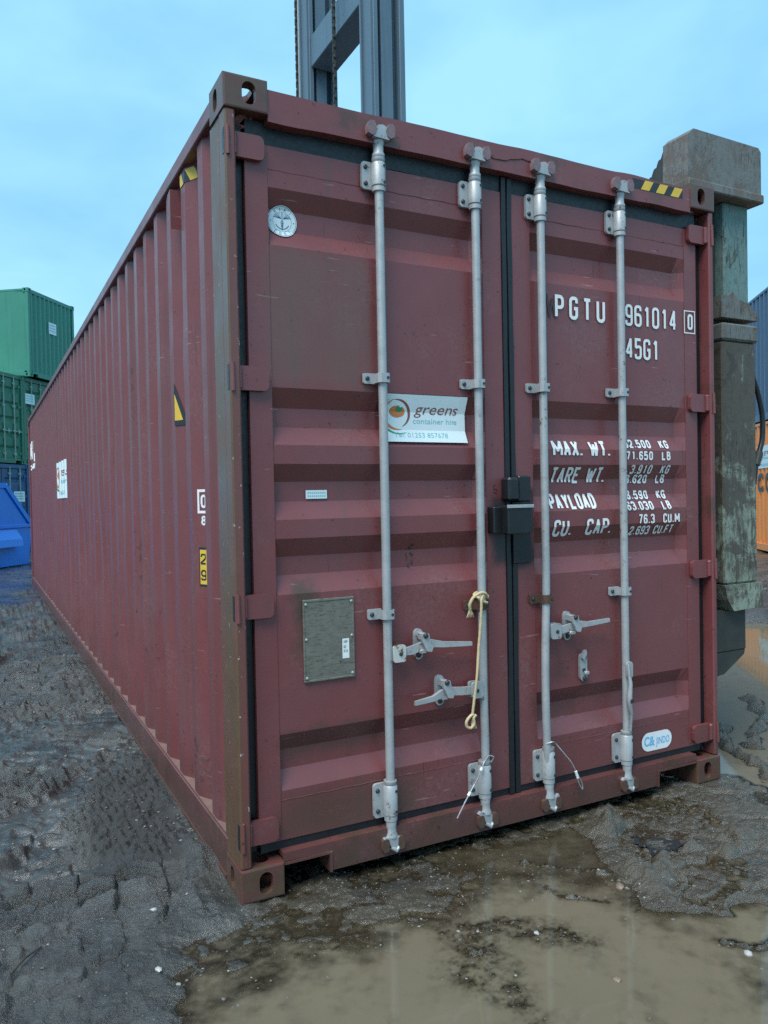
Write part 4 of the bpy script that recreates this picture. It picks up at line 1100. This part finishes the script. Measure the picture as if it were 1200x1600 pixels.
# round sticker with winged-staff and anchor mark
mb = MB(); cx, cz, rr = .234, 2.437, .057
def disc(cx, cz, r, k, y, n=32, sx=1):
    mb.k = k; mb.add([(cx + sx * r * math.cos(2 * math.pi * i / n), y, cz + r * math.sin(2 * math.pi * i / n)) for i in range(n)], [tuple(range(n))])
def ring(cx, cz, r, w, k, y, a0=0, a1=360, n=40):
    mb.k = k; vs = []
    for i in range(n + 1):
        a = R(a0 + (a1 - a0) * i / n)
        for q in (r, r - w): vs.append((cx + q * math.cos(a), y, cz + q * math.sin(a)))
    mb.add(vs, [(2 * i, 2 * i + 2, 2 * i + 3, 2 * i + 1) for i in range(n)])
Yd = DY
disc(cx, cz, rr, 0, Yd); ring(cx, cz, rr * .95, .0013, 1, Yd - .0004); ring(cx, cz, rr * .64, .0009, 1, Yd - .0004)
for s_ in (-1, 1):
    disc(cx + s_ * rr * .78, cz, .0024, 1, Yd - .0004, 8)
    mb.k = 1
    for q in range(5):
        a = R(22 + q * 16); b_ = (cx + s_ * .004, cz + .010); e_ = (cx + s_ * (.006 + .030 * math.cos(a)), cz + .006 + .026 * math.sin(a))
        mb.add([(b_[0], Yd - .0004, b_[1]), (b_[0] + s_ * .002, Yd - .0004, b_[1] + .003), (e_[0], Yd - .0004, e_[1] + .002), (e_[0] + s_ * .001, Yd - .0004, e_[1] - .001)], [(0, 1, 2, 3)])
ring(cx, cz + .001, .029, .0032, 1, Yd - .0004, 205, 335); mb.k = 1
mb.add([(cx - .0016, Yd - .0004, cz - .030), (cx + .0016, Yd - .0004, cz - .030), (cx + .0016, Yd - .0004, cz + .034), (cx - .0016, Yd - .0004, cz + .034)], [(0, 1, 2, 3)])
for q in range(3): ring(cx, cz - .002 - q * .0075, .0058 - q * .0008, .0014, 1, Yd - .0005, 0, 360, 14)
for ch, a in (('R', 128), ('I', 100), ('A', 76), ('I', 44), ('2', 232), ('0', 257), ('0', 282), ('1', 308)):
    ca = R(a); ux, uz = cx + rr * .79 * math.cos(ca), cz + rr * .79 * math.sin(ca); up = ca if a < 180 else ca + math.pi
    rot = up - math.pi / 2
    stroke_text(mb, ch, -.0035, -.006, .012, .007, 0, .0013, lambda u, w: (ux + u * math.cos(rot) - w * math.sin(rot), Yd - .0004, uz + u * math.sin(rot) + w * math.cos(rot)))
drape(mb, 'round_sticker', [M['whitevinyl'], M['navy_print']], doors['l'], 2, ZBR, lambda c: Vector((c.x, DY + DD * prof(c.z) - .002 + (c.y - DY), c.z)))
mb = MB(); mb.add([dput(.304, 1.420), dput(.390, 1.420), dput(.390, 1.452), dput(.304, 1.452)], [(0, 1, 2, 3)]); mb.k = 1
for q in range(9):
    for r_ in range(2): mb.add([(.311 + q * .0085, DY - .0004, 1.427 + r_ * .012), (.3165 + q * .0085, DY - .0004, 1.427 + r_ * .012), (.3165 + q * .0085, DY - .0004, 1.433 + r_ * .012), (.311 + q * .0085, DY - .0004, 1.433 + r_ * .012)], [(0, 1, 2, 3)])
drape(mb, 'small_sticker', [M['whitevinyl'], M['teal_print']], doors['l'], 2, ZBR, lambda c: Vector((c.x, DY + DD * prof(c.z) - .002 + (c.y - DY), c.z)))
# data plate
mb = MB(); mb.box(.271, .472, .0405, .0475, .744, 1.044, .001); pl = mb.build('data_plate', M['plate'], doors['l'])
mb = MB()
for a, b, c, d_ in ((.268, .475, 1.038, 1.047), (.268, .475, .741, .749), (.268, .275, .7495, 1.0375), (.468, .475, .7495, 1.0375)): mb.box(a, b, .0385, .0475, c, d_, .0015)
mb.build('plate_frame', M['plate'], doors['l'])
RIV = MB().lathe([(.0055, 0), (.0055, -.002), (.003, -.005)], (0, 0, 0), 1, 8).mesh('rivet', M['galv'])
for a, b in ((.279, .90), (.464, .90), (.279, .757), (.464, .757), (.279, 1.03), (.464, 1.03)): o = link('rivet', RIV, doors['l']); o.location = (a, .0405, b)
mb = MB(); mb.add([(.424, .0398, .815), (.452, .0398, .815), (.452, .0398, .890), (.424, .0398, .890)], [(0, 1, 2, 3)]); mb.k = 1
for q, z in enumerate((.877, .858, .842)): stroke_text(mb, ('AGP', '02', '015')[q], .429, z - .004, .010, .0045, .0012, .0011, lambda u, w: (u, .0394, w))
mb.build('inspection_sticker', [M['white'], M['vblack']], doors['l'])
# maker's sticker
mb = MB(); mb.add([(a, DY - .0015, b) for a, b in rrect(1.955, 2.150, .196, .284, .043, 8)], [tuple(range(36))]); mb.k = 1
text_poly(mb, 'C&', 1.970, .222, .062, .068, lambda u, w: (u, DY - .0022, w), 0, .03)
mb.k = 2; text_poly(mb, 'JINDO', 2.046, .222, .048, .088, lambda u, w: (u, DY - .0022, w), 0, .015)
mb.build('maker_sticker', [M['white'], M['blue_print'], M['blue_print']], doors['r'])
# pencilled 6 on the stile
mb = MB(); ring(1.142, 1.437, .010, .003, 0, DY - .001, 0, 360, 16); ring(1.150, 1.450, .019, .003, 0, DY - .001, 120, 200, 8)
mb.build('chalk_mark', M['vblack'], doors['l'])
# hazard stripes on the header
mb = MB(); mb.k = 0; mb.add([(1.905, .0048, 2.812), (2.225, .0048, 2.812), (2.225, .0048, 2.856), (1.905, .0048, 2.856)], [(0, 1, 2, 3)]); mb.k = 1
for q in range(3):
    a = 1.955 + q * .095; mb.add([(a, .0042, 2.812), (a + .052, .0042, 2.812), (a + .080, .0042, 2.856), (a + .028, .0042, 2.856)], [(0, 1, 2, 3)])
mb.build('hazard_tape', [M['vblack'], M['yellow']], hd)

# side markings
def on_side(c, off=.0022): return Vector((.018 + side_d(c.y) - off + c.x, c.y, c.z))
def side_print(mb, name, mats): return drape(mb, name, mats, box_root, 1, YB, on_side)
sput = lambda yl: (lambda u, w: (0., yl - u, w))
q_ = lambda mb, y0, y1, z0, z1, dx=0.: mb.add([(-dx, y0, z0), (-dx, y1, z0), (-dx, y1, z1), (-dx, y0, z1)], [(0, 1, 2, 3)])
mb = MB(); mb.k = 0; mb.add([(0, .932 + .072, 1.765), (0, .932 - .068, 1.765)][:0] + [(0, .929, 1.762), (0, .862, 1.762), (0, .8625, 1.80), (0, .929, 1.955)], [(0, 1, 2, 3)]); mb.k = 1; mb.add([(-.0006, .926, 1.785), (-.0006, .878, 1.785), (-.0006, .926, 1.905)], [(0, 1, 2)])
side_print(mb, 'warning_triangle', [M['vblack'], M['yellow']])
mb = MB()
q_(mb, .545, .614, 1.368, 1.379); q_(mb, .545, .614, 1.457, 1.468); q_(mb, .604, .614, 1.379, 1.457); q_(mb, .545, .553, 1.379, 1.457); stroke_text(mb, '0', 0, 1.390, .056, .034, .0, .010, sput(.596), (-.00004, 0, 0)); stroke_text(mb, '8', 0, 1.318, .040, .026, .0, .008, sput(.594), (-.00004, 0, 0))
side_print(mb, 'side_number', M['white'])
mb = MB(); mb.k = 0; q_(mb, .52, .612, 1.062, 1.226); mb.k = 1; q_(mb, .528, .606, 1.072, 1.216, .0006); mb.k = 0
stroke_text(mb, '2', 0, 1.155, .045, .030, 0, .007, lambda u, w: (-.0012, .602 - u, w), (-.00004, 0, 0)); stroke_text(mb, '9', 0, 1.088, .045, .030, 0, .007, lambda u, w: (-.0012, .602 - u, w), (-.00004, 0, 0))
side_print(mb, 'height_label', [M['vblack'], M['yellow']])
mb = MB(); mb.k = 0; q_(mb, .44, .72, 2.750, 2.803); mb.k = 1
for q in range(3): mb.add([(-.0006, .46 + q * .10, 2.750), (-.0006, .51 + q * .10, 2.750), (-.0006, .54 + q * .10, 2.803), (-.0006, .49 + q * .10, 2.803)], [(0, 1, 2, 3)])
side_print(mb, 'hazard_tape', [M['vblack'], M['yellow']])
mb = MB(); stroke_text(mb, 'KL', 0, 2.10, .40, .62, .18, .13, sput(11.86), (-.00004, 0, 0)); stroke_text(mb, 'CARGO', 0, 1.99, .085, .21, .05, .030, sput(11.86), (-.00004, 0, 0)); side_print(mb, 'company_lettering', M['white'])
mb = MB(); banner(mb, 0, 1.48, 1.17, .40, lambda u, w: (0., 7.02 - u, w))
for i_, v in enumerate(mb.v): mb.v[i_] = (0, v[1], v[2])
# lift print off the vinyl along x instead of y
for f_, m_ in zip(mb.f, mb.mi):
    if m_:
        for i_ in f_: mb.v[i_] = (-.002 - .0004 * m_, mb.v[i_][1], mb.v[i_][2])
o = side_print(mb, 'hire_banner', vin); o['label'] = 'white vinyl banner on the corrugated side'
# little ventilator box under the top rail
MB().prism([(.79, 2.60), (.84, 2.63), (.84, 2.76), (.79, 2.77)], 0, -.012, .034).build('side_vent', M['side'], box_root)

# ------------------------------------------------------------------ things hanging on the bars
def smooth_path(P, n=8):
    out = []; m = len(P)
    for i in range(m - 1):
        p0, p1, p2, p3 = (Vector(P[max(0, min(m - 1, k_))]) for k_ in (i - 1, i, i + 1, i + 2))
        for q in range(n):
            t = q / n
            out.append(.5 * ((2 * p1) + (p2 - p0) * t + (2 * p0 - 5 * p1 + 4 * p2 - p3) * t * t + (3 * p1 - p0 - 3 * p2 + p3) * t ** 3))
    out.append(Vector(P[-1])); return out
mb = MB(); rk = dict(seg=12, twist=700., lump=.10)
mb.tube(smooth_path([(.962, -.020, .962), (.958, -.026, .985), (.972, -.032, 1.012), (1.004, -.036, 1.028), (1.030, -.032, 1.022), (1.052, -.012, 1.004), (1.068, .010, 1.006), (1.068, .034, 1.015), (1.040, .038, 1.02), (1.016, .030, 1.012), (1.012, -.012, 1.004), (1.020, -.030, .992), (1.040, -.026, .985)], 10), .0062, **rk)
mb.tube(smooth_path([(1.016, -.034, 1.020), (1.004, -.040, 1.000), (1.003, -.040, .965), (.998, -.036, .88), (.990, -.034, .80), (.980, -.036, .70), (.968, -.030, .60), (.962, -.024, .535)], 12), .0054, **rk)
mb.tube(smooth_path([(.968, -.024, .540), (.950, -.026, .534), (.934, -.024, .515), (.936, -.022, .494), (.954, -.024, .486), (.968, -.026, .502), (.966, -.026, .525), (.978, -.026, .536)], 10), .0060, **rk)
for q in range(6): mb.tube([(.966, -.022, .530), (.960 + q * .004, -.022 + .002 * q, .500), (.955 + q * .006, -.020, .478)], [.003, .0025, .0012], 5)
for q in range(5): mb.tube([(.962, -.020, .964), (.955 + q * .005, -.018, .945), (.948 + q * .008, -.016, .930)], [.004, .003, .0012], 5)
o = mb.build('rope', M['rope'], None, 60); tag(o, 'frayed cream rope knotted to a grey bar and hanging beside a handle', 'rope')
def seal(P, r, ferr, lab):
    mb = MB(); mb.tube(smooth_path(P, 8), r, 6); mb.k = 1
    for a, b in ferr: mb.tube([a, b], r * 2.1, 8)
    o = mb.build('seal_cable', [M['wire'], M['white']], None, 60); tag(o, lab, 'cable')
seal([(1.063, -.004, .322), (1.070, -.012, .345), (1.045, -.010, .352), (1.02, -.012, .325), (.985, -.018, .272), (.945, -.020, .222), (.915, -.020, .180), (.885, -.018, .132)], .0030, [((.948, -.020, .226), (.938, -.020, .213)), ((1.012, -.013, .312), (1.004, -.014, .301))], 'twisted wire seal dangling left from the lower end of a middle bar')
seal([(1.352, -.006, .352), (1.372, -.020, .360), (1.400, -.004, .345), (1.430, -.012, .308), (1.475, -.018, .252), (1.500, -.020, .205), (1.508, -.020, .172), (1.522, -.020, .140), (1.534, -.020, .126), (1.532, -.020, .150), (1.516, -.020, .180), (1.505, -.020, .200)], .0030, [((1.497, -.020, .212), (1.508, -.020, .180))], 'thin wire seal with looped end hanging right of a bar on the lettered door')
# ------------------------------------------------------------------ other containers in the yard
def yard_container(label, mat, loc, rz, length, height, end='door', sticker=None, group=None, ribs=18, flat_side=False, lower_rods=False):
    t = empty('shipping_container', loc, rz); tag(t, label, 'container', group)
    for sx in (0, 1):
        for sy in (0, 1):
            for sz in (0, 1):
                me = yard_cast.setdefault(mat, None)
                if me is None:
                    mb = MB(); c, tk = .118, .03
                    slab_hole(mb, (0, 0, 0), (1, 0, 0), (0, 0, 1), (0, 1, 0), .162, c, tk, (.09, .058, .052, .08)); slab_hole(mb, (0, tk, 0), (0, 1, 0), (0, 0, 1), (1, 0, 0), .148, c, tk, (.075, .058, .052, .08))
                    mb.box(tk, .162, .17, .178, 0, c); mb.box(.15, .162, tk, .17, 0, c); mb.box(tk, .15, tk, .17, .0, .02); mb.box(tk, .15, tk, .17, c - .02, c)
                    yard_cast[mat] = me = mb.mesh('corner_casting', M[mat])
                o = link('corner_casting', me, t); o.location = (W * sx, length * sy, height * sz); o.scale = (1 - 2 * sx, 1 - 2 * sy, 1 - 2 * sz)
    for x0 in (.006, W - .106):
        for y0 in (.008, length - .108): MB().box(x0, x0 + .10, y0, y0 + .10, .118, height - .118, .008).build('corner_post', M[mat], t)
        MB().box(x0 + (0 if x0 < 1 else .04), x0 + (.06 if x0 < 1 else .10), .178, length - .178, height - .08, height - .018, .004).build('top_rail', M[mat], t)
        MB().box(x0 + (0 if x0 < 1 else .04), x0 + (.06 if x0 < 1 else .10), .178, length - .178, .02, .17, .004).build('bottom_rail', M[mat], t)
    for y0 in (.012, length - .082):
        MB().box(.162, W - .162, y0, y0 + .07, height - .13, height - .018, .004).build('header_beam', M[mat], t)
        mb = MB(); mb.box(.162, .42, y0, y0 + .07, .10, .155); mb.box(.42, W - .42, y0, y0 + .07, .02, .155); mb.box(W - .42, W - .162, y0, y0 + .07, .10, .155); mb.build('sill_beam', M[mat], t)
    def corr(n, a, b, put, dep, z0, z1):
        vs = []; cols = []
        for i in range(n):
            p = (b - a) / n
            for q, d in ((0, 1), (.25, 0), (.50, 0), (.75, 1)): cols.append((a + p * (i + q), d))
        cols.append((b, 1))
        for c, d in cols: vs += [put(c, d * dep, z0), put(c, d * dep, z1)]
        return MB().add(vs, [(2 * i, 2 * i + 2, 2 * i + 3, 2 * i + 1) for i in range(len(cols) - 1)])
    ns = max(4, int(length / (.278 if not flat_side else 1.4)))
    for sx in (0, 1):
        corr(ns, .10, length - .10, (lambda c, d, z: (.012 + d, c, z)) if sx == 0 else (lambda c, d, z: (W - .012 - d, c, z)), .036 if not flat_side else .018, .165, height - .07).build('side_panel', M[mat], t)
    corr(9, .10, W - .10, lambda c, d, z: (c, length - .012 - d, z), .04, .15, height - .12).build('end_panel', M[mat], t)
    corr(int(length / .4), .10, length - .10, lambda c, d, z: ((.06 if z < 1 else W - .06), c, height - .022 - d), .015, 0, 2).build('roof_panel', M[mat], t)
    if end == 'wall':
        corr(ribs, .10, W - .10, lambda c, d, z: (c, .014 + d, z), .045, .15, height - .12).build('end_panel', M[mat], t)
    else:
        for s_, (x0, x1) in enumerate(((.10, 1.20), (1.235, W - .10))):
            d = empty('door'); d.parent = t
            vs = []; zz = [.165]; hh_ = height - .165 - .14; dd = [0.]
            for q in range(5):
                b0 = .165 + hh_ * (.06 + q * .185); 
                for u, w in ((0, 0), (.03, 1), (.065, 1), (.095, 0)): zz.append(b0 + u * hh_); dd.append(w)
            zz.append(height - .14); dd.append(0.); xs2 = [x0, x0 + .09, x0 + .13, x1 - .13, x1 - .09, x1]; lat = [0, 0, 1, 1, 0, 0]
            for x, l_ in zip(xs2, lat):
                for z, w in zip(zz, dd): vs.append((x, .050 + .036 * w * l_, z))
            nz_ = len(zz); MB().add(vs, [(i * nz_ + j, (i + 1) * nz_ + j, (i + 1) * nz_ + j + 1, i * nz_ + j + 1) for i in range(5) for j in range(nz_ - 1)]).build('door_panel', M[mat], d)
            for xr in (x0 + .32, x1 - .32):
                mb = MB(); mb.tube([(xr, .022, .09), (xr, .022, height - .07)], .019, 8)
                for z in (.28, .95, 1.65, height - .28): mb.box(xr - .05, xr + .05, .012, .048, z - .03, z + .03)
                mb.build('lock_rod', M['gal_bg'], d)
                mb = MB(); mb.box(xr - .02, xr + .30, .004, .018, .92, .95); mb.box(xr + .16, xr + .20, -.002, .03, .88, 1.0); mb.build('door_handle', M['gal_bg'], d)
            for z in (.30, .95, 1.65, height - .35):
                xh = x0 - .02 if s_ == 0 else x1 - .12; MB().box(xh, xh + .14, .028, .049, z - .045, z + .045, .006).build('hinge', M[mat], d)
        MB().box(1.2, 1.235, .056, .09, .16, height - .14).build('door_seal', M['rubber'], t)
    if sticker:
        face, a0, a1, z0, z1 = sticker; mb = MB(); mb.k = 0
        if face == 'end':
            mb.add([(a0, .0085, z0), (a1, .0085, z0), (a1, .0085, z1), (a0, .0085, z1)], [(0, 1, 2, 3)]); mb.k = 1
            for q in range(3): z = z0 + (z1 - z0) * (.25 + .24 * q); mb.add([(a0 + .08 * (a1 - a0), .0078, z), (a1 - .12 * (a1 - a0), .0078, z), (a1 - .12 * (a1 - a0), .0078, z + .03), (a0 + .08 * (a1 - a0), .0078, z + .03)], [(0, 1, 2, 3)])
            mb.build('hire_sticker', [M['whitevinyl'], M['teal_print']], t)
    return t
yard_cast = {}
TH = math.atan2(.8, .6); w_ = Vector((.6, .8, 0)); n_ = Vector((.8, -.6, 0))
HS = 2.591
A0 = Vector((-1.00, 20.56, 0)); B0 = Vector((.46, 22.52, 0))
yard_container('pale green container on top of the stack with corrugated end wall and white sticker', 'green_light', tuple(Vector((.65, 22.46, 2 * HS + .004))), TH, 6.058, HS, 'wall', ('end', 1.02, 1.42, 1.45, 1.80), None, 10, True)
yard_container('dark green container with barred doors in the middle row at the left edge', 'green_dark', tuple(A0 + Vector((0, 0, HS + .002))), TH, 6.058, HS, 'door')
yard_container('dark green container with white sticker under the top pale green one', 'green_dark', tuple(B0 + Vector((0, 0, HS + .002))), TH, 6.058, HS, 'door', ('end', .10, .55, 1.80, 2.10))
yard_container('navy container with barred doors and white sticker at the bottom of the left stack', 'navy', tuple(A0 + w_ * .18), TH, 6.058, HS, 'door', ('end', 1.70, 2.20, 1.50, 1.80))
yard_container('navy container behind the red one, under the stickered green container', 'navy', tuple(B0 + w_ * .2), TH, 6.058, HS, 'door')
HC = 2.896
TR = math.atan2(-.6, .8); O0 = Vector((14.35, 8.35, 0)) - w_ * 5.0
oc = yard_container('orange high container with black lettering beyond the puddle at the right edge', 'orange', tuple(O0 + Vector((0, 0, .05))), TR, L, HC, 'wall')
yard_container('slate blue container stacked on the orange one at the right edge', 'slate', tuple(O0 + Vector((0, 0, .05 + HC + .002)) - w_ * .25), TR, L, HC, 'wall')
# lettering and banner on the orange side (local: side at x = 0 facing -x, reads towards -y)
mb = MB(); stroke_text(mb, 'CO', 0, 1.33, .42, .40, .14, .10, lambda u, w: (.0085, 6.08 - u, w), (-.0002, 0, 0)); mb.build('company_lettering', M['vblack'], oc)
mb = MB(); banner(mb, 0, 1.86, 1.25, .50, lambda u, w: (.0085, 6.10 - u, w))
for f_, m_ in zip(mb.f, mb.mi):
    if m_:
        for i_ in f_: mb.v[i_] = (.0065 - .0006 * m_, mb.v[i_][1], mb.v[i_][2])
mb.build('hire_banner', vin, oc)

# ------------------------------------------------------------------ blue skip
sk = empty('waste_skip', (-.93, 15.55, -.01), math.atan2(.83, .56)); tag(sk, 'bright blue steel skip with sloping rim in front of the container stack', 'skip')
# local: x along the visible side, y into the skip, side at y = 0 facing -y
LS, WS = 3.4, 1.75
pr = [(0, .06), (2.05, .06), (2.22, .92), (1.20, 1.86), (-1.1, 1.86), (-1.25, .92)]
mb = MB(); mb.prism(pr, 1, 0, .05); mb.build('side_wall', M['skip'], sk)
mb = MB(); mb.prism(pr, 1, WS - .05, WS); mb.build('side_wall', M['skip'], sk)
mb = MB(); mb.prism([(-1.1, .06), (2.05, .06), (2.05, .11), (-1.1, .11)], 1, .05, WS - .05); mb.build('skip_floor', M['skip'], sk)
for (a, b) in ((pr[1], pr[2]), (pr[5], (-1.1, .06))):
    mb = MB(); dx = .05 if a[0] > 1 else -.05
    mb.prism([a, b, (b[0] - dx, b[1]), (a[0] - dx, a[1])], 1, .05, WS - .05); mb.build('end_wall', M['skip'], sk)
for y in (-.035, WS - .04):
    mb = MB()
    for (a, b) in ((pr[2], pr[3]), (pr[3], pr[4]), (pr[4], pr[5])):
        d = Vector((b[0] - a[0], b[1] - a[1])).normalized(); nn = Vector((-d.y, d.x)) * .055
        mb.prism([(a[0] - nn.x, a[1] - nn.y), (b[0] - nn.x, b[1] - nn.y), (b[0] + nn.x, b[1] + nn.y), (a[0] + nn.x, a[1] + nn.y)], 1, y, y + .075)
    mb.build('rim_bar', M['skip'], sk)
MB().box(-1.2, 2.2, -.04, .0, .90, .98, .01).build('ledge_bar', M['skip'], sk)
mb = MB(); mb.prism([(-.20, .50), (-.17, .66), (-.02, .88), (.0, .50)], 0, -.2, 1.55); mb.build('lifting_pocket', M['skip'], sk)

# ------------------------------------------------------------------ container handler holding the box from its right side
hl = empty('container_handler', (3.55, 6.4, 0)); tag(hl, 'tall container handler behind the red container, its mast above and scraped spreader arm at right', 'forklift')
def hp(mb, name, mat, smooth=None):
    mb.v = [(v[0] - 3.55, v[1] - 6.4, v[2]) for v in mb.v]; return mb.build(name, M[mat], hl, smooth)
for y0 in (5.36, 7.26):                                   # two mast uprights of channel section
    mb = MB(); z0, z1 = .4, 9.6
    mb.box(3.36, 3.42, y0, y0 + .34, z0, z1, .006); mb.box(3.42, 3.70, y0 + .13, y0 + .20, z0, z1); mb.box(3.70, 3.77, y0, y0 + .34, z0, z1, .006)
    hp(mb, 'mast_rail', 'mast')
    mb = MB(); mb.box(3.335, 3.3595, y0 + .02, y0 + .06, z0, z1); mb.box(3.335, 3.3595, y0 + .27, y0 + .31, z0, z1); mb.box(3.47, 3.62, y0 + .03, y0 + .1299, z0, z1, .004); hp(mb, 'guide_strip', 'mast')
for z in (1.0, 3.2, 5.15, 7.28): 
    mb = MB(); mb.box(3.38, 3.74, 5.7005, 7.2595, z, z + .42, .01); hp(mb, 'cross_member', 'mast')
for yc, x in ((7.72, 3.36), (6.32, 3.30)):
    mb = MB(); n = 0; z = 2.2
    while z < 9.5:
        if n % 2: mb.box(x - .022, x + .022, yc - .010, yc + .010, z, z + .085)
        else: mb.box(x - .010, x + .010, yc - .026, yc + .026, z, z + .085)
        z += .062; n += 1
    hp(mb, 'lift_chain', 'darksteel')
mb = MB(); mb.tube([(3.37, 7.65, .6), (3.37, 7.65, 9.5)], .02, 8); hp(mb, 'hydraulic_pipe', 'galv', 40)
# spreader: beam along the right top edge, end assembly at the door end and its twin at the far end
mb = MB(); mb.box(2.52, 2.80, .36, 11.85, 2.42, 2.78, .01); hp(mb, 'spreader_beam', 'machine')
mb = MB(); mb.box(2.80, 3.335, 5.5, 7.5, 1.1, 2.9, .02); hp(mb, 'carriage', 'machine')
def end_arm(yf, s):
    """yf: face nearest the container's end; s = +1 near end (depth goes to +y)"""
    Yr = lambda a, b: (min(yf + s * a, yf + s * b), max(yf + s * a, yf + s * b))
    # head block that reaches over the corner casting
    y0, y1 = Yr(.0, .16)
    pts = [(2.372, 2.972), (2.918, 2.960), (2.918, 3.195), (2.900, 3.215), (2.415, 3.222), (2.378, 3.19)]
    mb = MB(); mb.prism(pts, 1, y0, y1); mb.v = [tuple(v) for v in mb.v]; hp(mb, 'head_block', 'block')
    y0, y1 = Yr(-.012, .36); mb = MB(); mb.box(2.366, 2.928, y0, y1, 2.925, 2.9715, .006); hp(mb, 'head_shelf', 'block')
    # scalloped cheek behind the block
    y0, y1 = .16, .30; mb = MB(); pr = [(y0, 2.973)]
    for q in range(26):
        t = q / 25; a = y0 + .005 + (y1 - y0) * t; pr.append((a, 3.175 - .15 * t + .016 * abs(math.sin(t * 14))))
    pr = [pr[0]] + pr[1:] + [(y1 + .005, 2.973)]
    pr = [(yf + s * a, z) for a, z in pr]
    mb.prism(pr, 0, 2.40, 2.46); mb.prism(pr, 0, 2.80, 2.86); hp(mb, 'ragged_cheek', 'darksteel')
    # column
    y0, y1 = Yr(.06, .30); mb = MB(); mb.box(2.700, 2.890, y0, y1, 2.34, 2.9245, .006); hp(mb, 'arm_column', 'scraped_col')
    y0, y1 = Yr(.11, .30); mb = MB(); mb.box(2.62, 2.6995, y0, y1, 2.30, 2.9245, .005); hp(mb, 'column_flange', 'darksteel')
    y0, y1 = Yr(.03, .34); mb = MB(); mb.prism([(2.640, 2.318), (2.925, 2.318), (2.925, 2.345), (2.86, 2.40), (2.77, 2.42), (2.725, 2.455), (2.69, 2.43), (2.640, 2.43)], 1, y0, y1); hp(mb, 'torn_collar', 'block')
    # sleeve, open at its lower end
    y0, y1 = Yr(.03, .33); mb = MB(); mb.box(2.645, 2.905, y0, y1, .93, 2.20, .012); hp(mb, 'arm_sleeve', 'scraped')
    y0, y1 = Yr(.022, .338); mb = MB(); mb.box(2.640, 2.916, y0, y1, 2.2005, 2.29, .01); hp(mb, 'sleeve_cap', 'block')
    y0, y1 = Yr(.02, .34); mb = MB(); mb.prism([(2.632, .9295), (2.922, .9295), (2.930, .80), (2.700, .792), (2.655, .85)], 1, y0, y1); hp(mb, 'sleeve_foot', 'scraped')
    # sliding inner leg and hook
    y0, y1 = Yr(.07, .29); mb = MB(); mb.box(2.610, 2.855, y0, y1, .57, .7915, .006); hp(mb, 'inner_leg', 'darksteel')
    mb = MB(); mb.prism([(2.590, .5695), (2.845, .5695), (2.835, .545), (2.680, .455), (2.590, .445)], 1, *Yr(.07, .29)); hp(mb, 'leg_hook', 'darksteel')
    mb = MB(); mb.box(2.56, 2.62, *Yr(.10, .34), .50, 2.30, .004); hp(mb, 'arm_backplate', 'darksteel')
end_arm(.10, 1); end_arm(L - .10, -1)
mb = MB(); mb.tube(smooth_path([(2.900, .15, 2.03), (2.920, .15, 1.99), (2.950, .15, 1.92), (2.976, .15, 1.82), (2.974, .15, 1.70), (2.946, .15, 1.62), (2.922, .15, 1.56), (2.902, .15, 1.45)], 8), .014, 8); hp(mb, 'hydraulic_hose', 'rubber', 50)
mb = MB(); mb.tube([(2.948, .15, 1.625), (2.920, .15, 1.555)], .021, 8); hp(mb, 'hose_fitting', 'darksteel', 50)
# chassis, cab and wheels behind
mb = MB(); mb.box(4.0, 7.4, 5.4, 7.4, .75, 1.5, .05); hp(mb, 'chassis', 'machine')
mb = MB(); mb.prism([(6.3, 1.5), (7.7, 1.5), (7.75, 2.1), (7.2, 2.35), (6.3, 2.35)], 1, 5.4, 7.4); hp(mb, 'counterweight', 'machine')
mb = MB(); mb.box(4.9, 6.2, 5.75, 7.05, 1.5, 1.95, .03)
for x in (4.9, 6.12):
    for y in (5.75, 6.97): mb.box(x, x + .08, y, y + .08, 1.95, 2.85)
mb.box(4.85, 6.25, 5.7, 7.1, 2.85, 2.95, .02); hp(mb, 'cab', 'machine')
for x, r in ((4.35, .62), (6.9, .5)):
    for y in (5.0, 7.45):
        mb = MB(); mb.lathe([(r * .55, 0), (r * .95, .0), (r, .06), (r, .30), (r * .95, .36), (r * .55, .36)], (x, y, r - .02), 1, 28); hp(mb, 'wheel', 'rubber', 40)
        mb = MB(); mb.lathe([(r * .53, .04), (r * .5, .10), (r * .2, .14), (r * .2, .24), (r * .53, .30)], (x, y, r - .02), 1, 20); hp(mb, 'wheel_rim', 'machine', 40)
